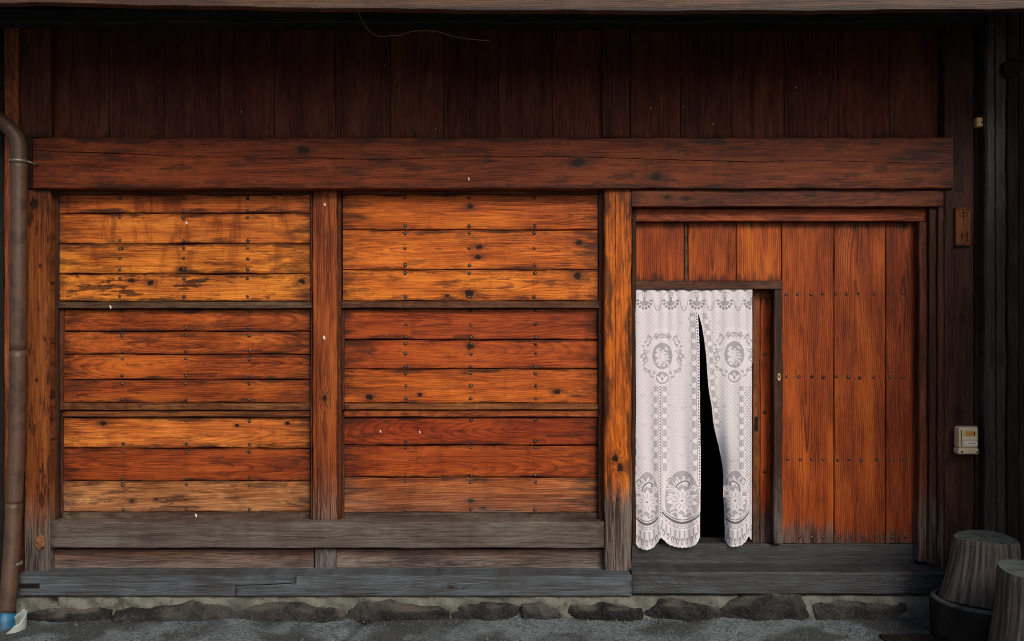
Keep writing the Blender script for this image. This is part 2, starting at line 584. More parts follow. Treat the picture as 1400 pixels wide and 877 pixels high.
def lace_material():
    g = NT('white lace')
    d = g.sep(g.attr('lace'))[0]
    p = g.pos()
    weave = g.noise(p, 420, 2, 0.5)
    col = g.mix(g.ss(0.35, 0.65, weave, 0, 0.25), lin((247, 241, 246)), lin((224, 215, 221)))
    g.put(g.bsdf.inputs['Base Color'], col)
    g.bsdf.inputs['Roughness'].default_value = 0.85
    g.bsdf.inputs['Specular IOR Level'].default_value = 0.1
    g.bump(g.m('ADD', d, g.m('MULTIPLY', weave, 0.3)), 0.5, 0.002)
    tr = g.t.nodes.new('ShaderNodeBsdfTranslucent')
    g.put(tr.inputs[0], col)
    m1 = g.t.nodes.new('ShaderNodeMixShader')
    m1.inputs[0].default_value = 0.22
    g.t.links.new(g.bsdf.outputs[0], m1.inputs[1])
    g.t.links.new(tr.outputs[0], m1.inputs[2])
    tp = g.t.nodes.new('ShaderNodeBsdfTransparent')
    m2 = g.t.nodes.new('ShaderNodeMixShader')
    g.put(m2.inputs[0], d)
    g.t.links.new(tp.outputs[0], m2.inputs[1])
    g.t.links.new(m1.outputs[0], m2.inputs[2])
    g.t.links.new(m2.outputs[0], g.out.inputs[0])
    return g.mat


LACE = lace_material()


# ------------------------------------------------------------------ ground
def ground():
    xs = np.unique(np.concatenate([[-600, -150, -40, -12, -6], np.arange(-3.6, 3.61, 0.02), [6, 12, 40, 150, 600]]))
    ys = np.unique(np.concatenate([[-600, -150, -40, -12, -6, -3, -1.5], np.arange(-1.0, 0.01, 0.02), [0.5, 4, 12, 40, 150, 600]]))
    X, Y = np.meshgrid(xs, ys)
    a, b = P(503, 846, -0.1), P(455, 880, -0.1)

    def at_ground(px, py):
        d = F * CZ / (py - 438.5)
        return np.array([(px - 700) / F * d, d - D])
    g0, g1 = at_ground(500, 848), at_ground(452, 880)
    Z = 0.006 * np.sin(X * 5.1 + 1.3) * np.cos(Y * 6.7 + X) + 0.004 * np.sin(X * 17 + Y * 9) + RNG.normal(0, 0.0008, X.shape)
    near = (np.abs(X) < 3.7) & (Y > -1.1) & (Y < 0.1)
    Z = np.where(near, Z, -0.004)
    dv = g1 - g0
    t = ((X - g0[0]) * dv[0] + (Y - g0[1]) * dv[1]) / (dv @ dv)
    nrm = np.array([-dv[1], dv[0]]) / math.hypot(*dv)
    off = (X - g0[0]) * nrm[0] + (Y - g0[1]) * nrm[1]
    wob = 0.015 * np.sin(t * 9) + 0.02
    Z = Z - 0.022 * np.exp(-(off / (0.035 + 0 * wob)) ** 2) * ((t > -0.1) & (t < 3.5)) * near
    ny, nx = X.shape
    verts = np.stack([X.ravel(), Y.ravel(), Z.ravel()], 1)
    idx = np.arange(nx * ny).reshape(ny, nx)
    faces = np.stack([idx[:-1, :-1].ravel(), idx[:-1, 1:].ravel(), idx[1:, 1:].ravel(), idx[1:, :-1].ravel()], 1)
    o = mesh_obj('ground', verts, faces.tolist(), GROUNDM, None, (0, 0, 0), True, False)
    o['kind'] = 'structure'


ground()

# ------------------------------------------------------------------ house front
house = thing('timber_house', 'old timber house front with dark upper boards, heavy posts and grey sill beams', 'house', (0, 0.1, 0))
H = house
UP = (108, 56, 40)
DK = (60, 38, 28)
GREYW = (94, 82, 74)
SILLC = (76, 81, 86)  # grey sill wood, tinted bluer to put sky light into its colour

# vertical boards of the dark wall above the lintel
ux = [71, 149, 225, 301, 375, 459, 534, 607, 682, 755, 823]
ux2 = [862, 930, 1000, 1072, 1146, 1216, 1288]
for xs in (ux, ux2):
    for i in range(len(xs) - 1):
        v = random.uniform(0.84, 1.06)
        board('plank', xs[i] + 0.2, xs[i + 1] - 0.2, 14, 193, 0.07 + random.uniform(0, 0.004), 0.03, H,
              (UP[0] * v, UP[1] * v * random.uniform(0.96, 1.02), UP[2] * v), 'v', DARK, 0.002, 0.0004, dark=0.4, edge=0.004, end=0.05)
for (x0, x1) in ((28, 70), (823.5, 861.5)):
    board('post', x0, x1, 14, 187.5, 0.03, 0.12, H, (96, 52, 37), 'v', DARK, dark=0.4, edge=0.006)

# left: corner post beside the drainpipe, outer post and its dark reveal
board('post', 5.5, 26, 8, 822, 0.02, 0.12, H, (150, 78, 48), 'v', dark=0.5, edge=0.006, end=0.1, grey=(0.15, 0.6, 0.6))
board('reveal_board', -40, 5, 8, 822, 0.06, 0.05, H, (30, 24, 20), 'v', DARK)
board('filler_board', 26.5, 45, 14, 258, 0.035, 0.1, H, (64, 40, 30), 'v', DARK)
o = board('post', 33, 68, 260, 781, 0.0, 0.14, H, (132, 70, 36), 'v', bevel=0.006, dark=0.95, edge=0.022, end=0.2,
          grey=(0.42, 0.75, 0.92), knots=[(47, 278, 0.03), (55, 364, 0.008), (50, 520, 0.008)], ring=(0.03, 0.02, 0.012))
# branch stub on the corner post
q = P(55, 742, 0.0)
bm = bmesh.new()
bmesh.ops.create_icosphere(bm, subdivisions=3, radius=1.0)
for v in bm.verts:
    k = 1 + 0.16 * math.sin(v.co.x * 5 + 1) * math.cos(v.co.z * 6) + 0.03 * math.sin(v.co.z * 11 + v.co.x * 9)
    tp = 1 - 0.45 * max(0, -v.co.z) ** 2 - 0.25 * max(0, v.co.z)
    v.co = Vector((v.co.x * 0.034 * k * tp, v.co.y * 0.018 * k, v.co.z * 0.046 * k))
me = bpy.data.meshes.new('branch_stub')
bm.to_mesh(me)
bm.free()
me.materials.append(simple('split knot', (112, 76, 52), 0.9, 0.1, 0.9, 60, 0, 1.0, (52, 32, 22)))
link(bpy.data.objects.new('branch_stub', me), o, q)

# lintel across the whole front, with its long drying crack
crk = [(48, 206, 0.0015), (150, 210, 0.003), (230, 213, 0.002), (330, 218, 0.0005), (430, 216, 0.0022), (520, 219, 0.002), (640, 214, 0.0015),
       (760, 214, 0.002), (860, 217, 0.0022), (930, 219, 0.0025), (1040, 222, 0.002), (1090, 219, 0.0006), (1200, 222, 0.0018), (1300, 224, 0.001)]
lintel = board('lintel', 45, 1303, 188, 258.5, -0.03, 0.16, H, (126, 55, 26), 'h', WOOD, 0.006, 0.002, crack=crk, seg=0.06,
               dark=0.65, edge=0.04, end=0.45, knots=[(415, 206, 0.03), (790, 222, 0.032), (897, 242, 0.03)], ring=(0.0, 0.09, 0.02))
for (fx, fy) in ((641, 245),):
    pass
board('door_lintel', 863.5, 1290, 259.5, 283, -0.004, 0.13, H, (108, 50, 26), 'h', dark=0.8, edge=0.008, end=0.06, knots=[(912, 270, 0.014), (938, 272, 0.014)])
board('lintel_end_block', 1303.5, 1318, 190, 262, -0.012, 0.1, H, (52, 34, 26), 'v', DARK)

# posts below the lintel
mp = board('post', 427, 461, 259.5, 711, 0.045, 0.1, H, (148, 72, 34), 'v', bevel=0.007, dark=0.35, edge=0.006, end=0.03,
           grey=(0.55, 0.95, 0.6), rk=1.2, ring=(0.01, 0.006, 0.03), knots=[(444, 545, 0.016)], crack=[(433, 262, 0.001), (434, 400, 0.0018), (433, 560, 0.001), (434, 700, 0.002)])
cp = board('post', 826.5, 863.5, 259.5, 781.5, 0.0, 0.14, H, (206, 104, 28), 'v', bevel=0.006, dark=0.45, drip=0.6, edge=0.058, end=0.3,
           grey=(0.62, 0.86, 0.95), knots=[(841, 627, 0.019), (848, 640, 0.022), (844, 684, 0.013)], rk=0.8, ring=(0.0, 0.03, 0.02),
           crack=[(841, 262, 0.0022), (842, 400, 0.0018), (841, 470, 0.0015), (842, 560, 0.001), (842, 640, 0.0012), (842, 700, 0.0003), (842, 780, 0.0002)])
# track boards either side of the shutters
for (x0, x1, Y, c_) in ((68.5, 79.5, 0.06, (62, 38, 27)), (424.6, 426.6, 0.06, (90, 48, 28)), (461.4, 466.5, 0.06, (96, 50, 28)), (818.5, 826, 0.06, (84, 44, 27))):
    board('track_board', x0, x1, 259.5, 711, Y, 0.09, H, c_, 'v', dark=0.5, edge=0.003)
# rail, skirting and stub post under the shutters
board('rail', 68.5, 826, 714, 750, -0.004, 0.13, H, GREYW, 'h', OLD, 0.006, 0.0015, dark=0.35, edge=0.006, end=0.04, ring=(0.03, 0.05, 0.055),
      crack=[(70, 735, 0.0005), (300, 731, 0.0015), (440, 735, 0.0015), (600, 728, 0.001), (820, 727, 0.0006)])
board('stub_post', 430, 459, 750.5, 781, 0.035, 0.08, H, (106, 102, 97), 'v', OLD, dark=0.2, edge=0.004)
board('skirting_board', 70, 429.5, 751, 781, 0.062, 0.03, H, (112, 70, 48), 'h', OLD, dark=0.5, edge=0.006, grey=(0.24, 0.42, 0.8))
board('skirting_board', 459.5, 826, 751, 781, 0.062, 0.03, H, (108, 72, 52), 'h', OLD, dark=0.5, edge=0.006, grey=(0.24, 0.44, 0.85))

# ground sill in two lengths with a stepped scarf joint
gy, gt = -0.10, 0.26
s1 = poly_board('sill_beam', [(22, 787), (404, 787), (404, 797), (366, 799.3), (321.5, 800.5), (321.5, 815), (22, 815)], gy, gt, H, SILLC, OLD,
                dark=0.3, edge=0.006, end=0.05, ring=(0.02, 0.06, 0.02))
s2 = poly_board('sill_beam', [(405, 787), (864, 787), (864, 815), (322.6, 815), (322.6, 801.6), (367, 800.6), (405, 798.2)], gy, gt, H, SILLC, OLD,
                dark=0.3, edge=0.006, end=0.03, ring=(0.0, 0.05, 0.03), knots=[(0.1, -0.01, 0.012)])
s3 = board('sill_beam', 864.5, 1302, 783, 813.5, gy + 0.004, gt, H, (62, 64, 68), 'h', OLD, 0.01, 0.002, dark=0.35, edge=0.006, end=0.05)  # bluish tint stands in for sky light here too
solid_box('mortise_shade_block', P(26, 805, gy - 0.002), P(54, 798, gy - 0.002) + Vector((0, 0.05, 0)), DARK, s1, 0.001, 1, 'h', (28, 24, 22))  # dark block drawing the shaded hollow of an open mortise

# door surround
board('door_head', 864, 1270, 285, 303, 0.055, 0.1, H, (150, 66, 32), 'h', dark=0.5, edge=0.007, end=0.06)
board('jamb', 863.8, 869.5, 284, 744, 0.05, 0.12, H, (62, 38, 27), 'v', DARK)
board('jamb', 1256.5, 1270, 303.4, 768, 0.045, 0.12, H, (92, 44, 26), 'v', dark=0.5, edge=0.004, grey=(0.5, 0.8, 0.6))
board('jamb', 1270.4, 1282, 283.4, 772, 0.02, 0.12, H, (66, 34, 23), 'v', dark=0.4, edge=0.004, grey=(0.5, 0.8, 0.6))
board('jamb', 1282.4, 1291, 283.4, 780, 0.0, 0.12, H, (74, 38, 26), 'v', dark=0.4, edge=0.004, grey=(0.5, 0.8, 0.6))
board('threshold', 864, 1262, 744, 783, 0.10, 0.16, H, (54, 54, 56), 'h', OLD, 0.006, dark=0.4, edge=0.006)
# right corner post and boards
board('post', 1291.4, 1332, 26, 790, -0.01, 0.16, H, (68, 40, 30), 'v', DARK, 0.006, dark=0.6, edge=0.006, knots=[(1316, 435, 0.02), (1310, 565, 0.03)], grey=(0.2, 0.6, 0.5))
board('side_board', 1332.5, 1347, 14, 800, 0.02, 0.05, H, (50, 34, 27), 'v', DARK, dark=0.3)

# eave: dark purlin at the wall, fascia, soffit and roof
board('eave_purlin', -80, 1346, 12, 31, -0.09, 0.16, H, (54, 46, 40), 'h', OLD, 0.006, 0.003, dark=0.6, edge=0.01, end=0.1)
FY = -0.86


def fsag(l):
    return 0.022 - 0.040 * (1 - min(1.0, ((l - 0.9) / 3.2) ** 2))


fascia = board('fascia_board', -130, 1530, -48, 10.5, FY, 0.05, H, (88, 54, 35), 'h', OLD, 0.004, 0.002, sag=fsag, dark=0.55, edge=0.014, end=0.1, ring=(0.0, 0.06, 0.01))
zf = P(0, -45, FY).z


def roof_slab(name, y0, z0, y1, z1, th, mat):
    v = []
    for x in (-5.2, 5.2):
        v += [(x, y0, z0), (x, y1, z1), (x, y1, z1 + th), (x, y0, z0 + th)]
    return mesh_obj(name, v, [(0, 1, 2, 3), (4, 5, 6, 7), (0, 1, 5, 4), (1, 2, 6, 5), (2, 3, 7, 6), (3, 0, 4, 7)], mat, H, (0, 0, 0))


roof_slab('roof', -0.98, zf - 0.02, 3.4, zf + 1.3, 0.1, ROOFM)
for i in range(14):
    x = -4.55 + i * 0.7
    v = []
    for dx in (0, 0.07):
        v += [(dx, -0.80, zf - 0.09), (dx, 0.2, zf + 0.21), (dx, 0.2, zf + 0.29), (dx, -0.80, zf - 0.01)]
    o = mesh_obj('rafter', v, [(0, 1, 2, 3), (4, 5, 6, 7), (0, 1, 5, 4), (1, 2, 6, 5), (2, 3, 7, 6), (3, 0, 4, 7)], DARK, H, (x, 0, 0))
    wood_attrs(o.data, np.array(v), 'y', 0.5, 0.04, (60, 44, 36))


# the dim room behind the wall, open only at the wicket
def room():
    x0, x1, y0, y1, z0, z1 = -3.3, 3.0, 0.24, 3.3, 0.02, 3.75
    ox0, ox1, oz0, oz1 = P(860, 0, 0.2).x, P(1040, 0, 0.2).x, P(0, 760, 0.2).z, P(0, 390, 0.2).z
    v = [(x0, y0, z0), (x1, y0, z0), (x1, y0, z1), (x0, y0, z1), (x0, y1, z0), (x1, y1, z0), (x1, y1, z1), (x0, y1, z1),
         (ox0, y0, oz0), (ox1, y0, oz0), (ox1, y0, oz1), (ox0, y0, oz1)]
    f = [(0, 1, 9, 8), (1, 2, 10, 9), (2, 3, 11, 10), (3, 0, 8, 11), (0, 4, 5, 1), (3, 2, 6, 7), (0, 3, 7, 4), (1, 5, 6, 2), (4, 7, 6, 5)]
    mesh_obj('interior_wall', v, f, PLASTER, H, (0, 0, 0))


room()

# ------------------------------------------------------------------ shutters
bm = bmesh.new()
bmesh.ops.create_uvsphere(bm, u_segments=9, v_segments=6, radius=1.0)
for v in list(bm.verts):
    if v.co.z < -0.05:
        bm.verts.remove(v)
for v in bm.verts:
    z = v.co.z
    v.co = Vector((v.co.x, -max(z, 0) * 0.62 if z > 0.02 else 0.2, v.co.y))
bmesh.ops.recalc_face_normals(bm, faces=bm.faces)
NAIL_ME = bpy.data.meshes.new('nail')
bm.to_mesh(NAIL_ME)
bm.free()
NAIL_ME.materials.append(NAIL)
nb_ = bmesh.new()
nb_.from_mesh(NAIL_ME)
ring_v = [[nb_.verts.new((k * math.cos(i * math.pi / 6) * (1 + 0.12 * math.sin(i * 2.1)), y, k * math.sin(i * math.pi / 6) * (1 + 0.15 * math.cos(i * 1.7)))) for i in range(12)] for (k, y) in ((0.8, -0.05), (1.28, -0.035), (1.3, 0.1))]
for j in range(2):
    for i in range(12):
        nb_.faces.new((ring_v[j][i], ring_v[j][(i + 1) % 12], ring_v[j + 1][(i + 1) % 12], ring_v[j + 1][i])).material_index = 1
bmesh.ops.recalc_face_normals(nb_, faces=nb_.faces)
nb_.to_mesh(NAIL_ME)
nb_.free()
NAIL_ME.materials.append(simple('rust ring', (40, 24, 16), 0.85, 0.15, 0.4, 200))
NAIL_ME.polygons.foreach_set('use_smooth', [True] * len(NAIL_ME.polygons))


def nail(px, py, Y, parent, r=0.0088):
    o = bpy.data.objects.new('nail', NAIL_ME)
    link(o, parent, P(px + random.uniform(-0.5, 0.5), py, Y))
    s = r * random.uniform(0.88, 1.12)
    o.scale = (s, s, s * random.uniform(0.9, 1.05))
    o.rotation_euler = (0, random.uniform(0, 6), 0)
    return o


def fleck(px, py, Y, parent, s=0.006):
    bm = bmesh.new()
    bmesh.ops.create_icosphere(bm, subdivisions=2, radius=1.0)
    rr = random.Random(int(px * 7 + py))
    ph = [rr.uniform(0, 6) for _ in range(3)]
    for v in bm.verts:
        k = 1 + 0.35 * math.sin(v.co.x * 3 + ph[0]) * math.cos(v.co.z * 2 + ph[1])
        v.co = Vector((v.co.x * k * s * 0.75, v.co.y * s * 0.35, v.co.z * k * s * 1.3 + v.co.x * s * -0.4))
    me = bpy.data.meshes.new('fleck')
    bm.to_mesh(me)
    bm.free()
    me.materials.append(FLECK)
    o = bpy.data.objects.new('fleck', me)
    link(o, parent, P(px, py, Y - s * 0.2))
    return o


def shutter(label, Y, rows, cols, nails, stiles, rails, cap=()):
    """rows: (x0,x1,y0,y1,colour,kw); nails: per row a list of y; stiles/rails: (x0,x1,y0,y1,colour,kw) proud of the planks"""
    x0, x1, y1 = rows[0][0], rows[0][1], rows[-1][3]
    t = thing('shutter_panel', label, 'shutter', P((x0 + x1) / 2, y1, Y), 'plank shutters between the posts')
    for (a, b, c, d, col, kw), ny in zip(rows, nails):
        dy = random.uniform(-0.003, 0.003)
        pl = board('plank', a, b, c + random.uniform(0.3, 1.0), d - random.uniform(0.3, 1.0), Y + dy, 0.022, t, col, 'h', WOOD, 0.0035, 0.002, **kw)
        for yy in ny:
            skip = 0
            if isinstance(yy, tuple):
                yy, skip = yy
            for ci, cx in enumerate(cols):
                if ci >= skip:
                    nail(cx, yy + random.uniform(-0.6, 0.6), Y + dy, pl)
    for (a, b, c, d, col, kw) in stiles:
        board('stile', a, b, c, d, Y - 0.014, 0.045, t, col, 'v', WOOD, 0.003, 0.0008, **kw)
    for (a, b, c, d, col, kw) in rails:
        board('rail', a, b, c, d, Y - 0.02, 0.05, t, col, 'h', WOOD, 0.003, 0.001, **kw)
    return t


BS = dict(dark=0.6, edge=0.026, end=0.2)


def K(**kw):
    d = dict(BS)
    d.update(kw)
    return d


GR = dict(dark=0.5, edge=0.004, end=0.04)
# left bay
DR = 0.85
sA1 = shutter('top shutter of the left bay, four honey-orange planks with dark stains', 0.075, [
    (81.5, 424, 266, 292.5, (186, 92, 38), K(dark=0.2, drip=0.7, rk=0.35)),
    (81.5, 424, 292.5, 334, (200, 106, 42), K(dark=0.3, drip=0.7, rk=0.35)),
    (81.5, 424, 334, 375, (216, 122, 46), K(dark=0.55, drip=0.5, rk=0.4, knots=[(250, 369, 0.02), (166, 340, 0.010)])),
    (81.5, 424, 375, 412.5, (212, 118, 46), K(dark=1.0, rk=0.5, knots=[(180, 384, 0.016), (205, 387, 0.018), (413, 385, 0.02)]))],
    (164, 251, 338.5), [(271.5, 288.5), (298, 329.5), (340, 354, 369.5), (381, 406)],
    [], [(80, 424.4, 259.8, 265.8, (104, 54, 30), GR), (80, 426, 412.8, 422, (94, 70, 52), dict(dark=0.35, edge=0.004, end=0.04))])
fleck(151, 420, 0.055, sA1, 0.008)
fleck(255, 305, 0.073, sA1, 0.007)
sA2 = shutter('middle shutter of the left bay, four strongly figured red-brown planks', 0.095, [
    (87, 424, 422.5, 453.5, (168, 78, 32), K(dark=0.5, rk=0.95, ring=(0.0, 0.03, 0.09))),
    (87, 424, 453.5, 485, (172, 82, 34), K(rk=0.95, ring=(-0.01, 0.01, 0.12))),
    (87, 424, 485, 519.5, (172, 80, 32), K(rk=0.95, ring=(0.01, -0.02, 0.10))),
    (87, 424, 519.5, 551, (160, 74, 30), K(rk=0.95, ring=(-0.02, 0.004, 0.035)))],
    (167, 254, 341), [(425.5, 448.5), (459, 481), (491, 514), (524.5, 547)],
    [(79.8, 86.5, 422.5, 561, (98, 52, 30), GR)], [(86.8, 426, 551.5, 561, (122, 74, 46), GR)])
sA3 = shutter('bottom shutter of the left bay, three planks with a bleached bottom plank', 0.11, [
    (86, 424, 570.5, 613.5, (206, 112, 52), K(dark=0.35, knots=[(141, 579, 0.018), (324, 582, 0.01), (393, 579, 0.014)])),
    (86, 424, 613.5, 658, (158, 70, 30), K(dark=0.5, edge=0.02, ring=(0.0, 0.02, 0.07))),
    (86, 424, 658, 701, (188, 118, 70), K(dark=0.75, edge=0.014, knots=[(180, 685, 0.014), (213, 683, 0.01)], grey=(0.62, 0.9, 0.3)))],
    (168, 255, 341), [((576.5, 1), 607.7), (618.5, 654), (663, 696)],
    [(79.8, 85.6, 562, 711, (84, 46, 30), GR)], [(86, 425, 562, 570.2, (128, 72, 40), GR), (86, 425, 701.5, 711, (92, 74, 62), dict(dark=0.5, edge=0.005, end=0.05))])
# right bay
sB1 = shutter('top shutter of the middle bay, three wide amber planks with dark knots', 0.075, [
    (468.8, 817, 266, 314.7, (206, 100, 36), K(dark=0.25, knots=[(642, 282, 0.018)], ring=(-0.02, 0.02, 0.05))),
    (468.8, 817, 314.7, 369.5, (208, 104, 38), K(dark=0.5, knots=[(655, 338, 0.018), (654, 352, 0.018), (792, 332, 0.02)], ring=(0.0, 0.01, 0.08))),
    (468.8, 817, 369.5, 411.8, (212, 110, 40), K(dark=0.7, knots=[(642, 401, 0.026), (611, 405, 0.012), (790, 377, 0.026)], ring=(0.01, 0.02, 0.06)))],
    (553.7, 641.7, 730.8), [(271, 308.7), (319, 339.5, 363), (374, 406)],
    [], [(467, 818, 259.8, 265.8, (110, 56, 30), GR), (467, 819, 412, 421.5, (102, 62, 40), dict(dark=0.45, edge=0.004, end=0.04))])
sB2 = shutter('middle shutter of the middle bay, three red-brown planks with two knots', 0.095, [
    (471, 817, 422, 465, (168, 72, 30), K(dark=0.3, end=0.08)),
    (471, 817, 465, 505, (174, 76, 30), K(dark=0.3, knots=[(643, 474, 0.02)], edge=0.018)),
    (471, 817, 505, 551.6, (192, 92, 34), K(dark=0.35, knots=[(505, 543, 0.02), (761, 536, 0.018), (574, 540, 0.012)], ring=(0.02, 0.01, 0.05)))],
    (554.7, 643.5, 732.6), [(425.4, 443.8, 461), (470.6, 484, 501.4), (511, 527.6, 545.6)],
    [(466.8, 470.6, 421.8, 560.5, (104, 52, 30), GR)], [(470.8, 819, 552, 560.5, (132, 76, 44), GR)])
sB3 = shutter('bottom shutter of the middle bay, three planks paling towards the rail', 0.11, [
    (470.7, 817, 570.7, 609, (148, 56, 22), K(dark=0.6, edge=0.02)),
    (470.7, 817, 609, 653, (164, 70, 26), K(dark=0.5, edge=0.02)),
    (470.7, 817, 653, 701.4, (184, 98, 48), K(dark=0.25, edge=0.02, knots=[(644, 685, 0.014), (661, 696, 0.014)], ring=(0.0, 0.012, 0.02), grey=(0.5, 0.92, 0.55)))],
    (554.5, 643.7, 731.7), [((574.6, 1), 603.8), (612, 650), (659, 697.6)],
    [(466.8, 470.3, 561.5, 710, (104, 54, 30), GR)], [(470.7, 819, 561.5, 570.2, (150, 74, 36), GR), (470.7, 819, 701.8, 710.5, (84, 70, 60), dict(dark=0.4, edge=0.005, end=0.05))])
fleck(574, 591, 0.108, sB3, 0.006)
fleck(520, 590, 0.108, sB3, 0.006)
fleck(641, 245, -0.03, lintel, 0.008)
fleck(444, 280, 0.045, mp, 0.007)
fleck(443, 462, 0.045, mp, 0.009)
for fx, fy in ((330, 153), (526, 90), (596, 176), (975, 170), (935, 146), (890, 148), (1088, 120)):
    fleck(fx, fy, 0.068, H, 0.0035)
fleck(268, 705, 0.09, sA3, 0.008)

# ------------------------------------------------------------------ plank door with its wicket
door = thing('plank_door', 'large reddish plank door with rows of iron nails right of the lace curtain', 'door', P(1060, 744, 0.1))
DY = 0.105
dp, DYS = [], []
for (x0, x1, y0, y1, c_, kw) in (
        (869.5, 935, 303, 384, (166, 72, 24), dict(end=0.05)), (941, 1006.3, 303, 384, (178, 82, 26), dict(end=0.05)), (1006.8, 1068, 303, 384, (190, 90, 28), dict(end=0.05)),
        (1069, 1139.7, 303, 743, (166, 74, 26), dict(grey=(0.45, 0.56, 0.75))), (1140.5, 1210.5, 303, 743, (160, 72, 28), dict(grey=(0.40, 0.52, 0.5))),
        (1211.3, 1257, 303, 743, (142, 60, 26), dict(grey=(0.40, 0.5, 0.6)))):  # colours darken to the right, putting side shade into the planks
    k = dict(dark=0.25, edge=0.004, end=0.08, rk=1.25, ring=(random.uniform(-0.04, 0.04), 0.015, random.choice((-1, 1)) * 0.03))
    k.update(kw)
    DYS.append(DY + random.uniform(-0.002, 0.002))
    dp.append(board('plank', x0, x1, y0, y1, DYS[-1], 0.03, door, c_, 'v', WOODV, 0.003, 0.0008, **k))
board('batten', 935.3, 940.6, 303, 384, DY - 0.006, 0.03, door, (104, 66, 46), 'v', WOODV)
board('wicket_head', 866, 1070, 384.3, 396, 0.065, 0.07, door, (92, 56, 40), 'h', dark=0.5, edge=0.003, end=0.03)
st = board('wicket_jamb', 1058, 1070, 396.3, 743.5, 0.065, 0.07, door, (66, 40, 30), 'v', dark=0.5, edge=0.003, end=0.05, grey=(0.4, 0.9, 0.7))
rows = {402: (1074.5, 1090.5, 1109, 1125, 1143, 1158, 1174, 1195, 1216, 1235, 1250), 516: (1075.6, 1092.5, 1110, 1126, 1144, 1160, 1175, 1195, 1217, 1234, 1253),
        629: (1077, 1093.6, 1110, 1126, 1145, 1161.6, 1178, 1197.7, 1217, 1236), 734: (1093, 1110, 1126, 1147, 1164.5, 1180, 1198, 1220, 1238)}
for yy, xs in rows.items():
    for x in xs:
        nail(x, yy + random.uniform(-1, 1), DYS[3 if x < 1140 else 4 if x < 1211 else 5], dp[3] if x < 1140 else dp[4] if x < 1211 else dp[5], 0.0084)
# keyhole plate
q = P(1065, 516, 0.065)
n = 18
vv, ff = [], []
for yy, k in ((0.0, 1.0), (-0.003, 1.0), (-0.004, 0.86), (-0.003, 0.36), (0.002, 0.30)):
    for i in range(n):
        t = 2 * math.pi * i / n
        vv.append((0.0105 * k * math.cos(t), yy, 0.024 * k * math.sin(t)))
for j in range(4):
    for i in range(n):
        ff.append((j * n + i, j * n + (i + 1) % n, (j + 1) * n + (i + 1) % n, (j + 1) * n + i))
ff.append(tuple(range(4 * n, 5 * n)))
mesh_obj('keyhole_plate', vv, ff, BRASS, st, q, True)

wk = thing('wicket_door', 'narrow strip of sliding wicket door showing beside the lace curtain', 'door', P(1110, 743, 0.15))
board('stile', 1029, 1039, 397, 744, 0.145, 0.035, wk, (128, 72, 42), 'v', WOODV, dark=0.5, edge=0.003, end=0.04, grey=(0.45, 0.75, 0.8))
board('rail', 1039.3, 1190, 396.5, 408, 0.147, 0.03, wk, (120, 58, 32), 'h', WOODV, dark=0.4, edge=0.003)
wp = board('plank', 1039.3, 1190, 408.3, 744, 0.155, 0.02, wk, (176, 72, 28), 'v', WOODV, dark=0.35, edge=0.003, end=0.06, grey=(0.5, 0.68, 0.85), ring=(-0.3, 0.01, 0.05))
for y in (485, 564, 645):
    nail(1046, y, 0.155, wp, 0.0095)
solid_box('finger_pull', P(1031.5, 590, 0.1425), P(1036.5, 570, 0.1425) + Vector((0, 0.02, 0)), INK, wk, 0.001, 1)


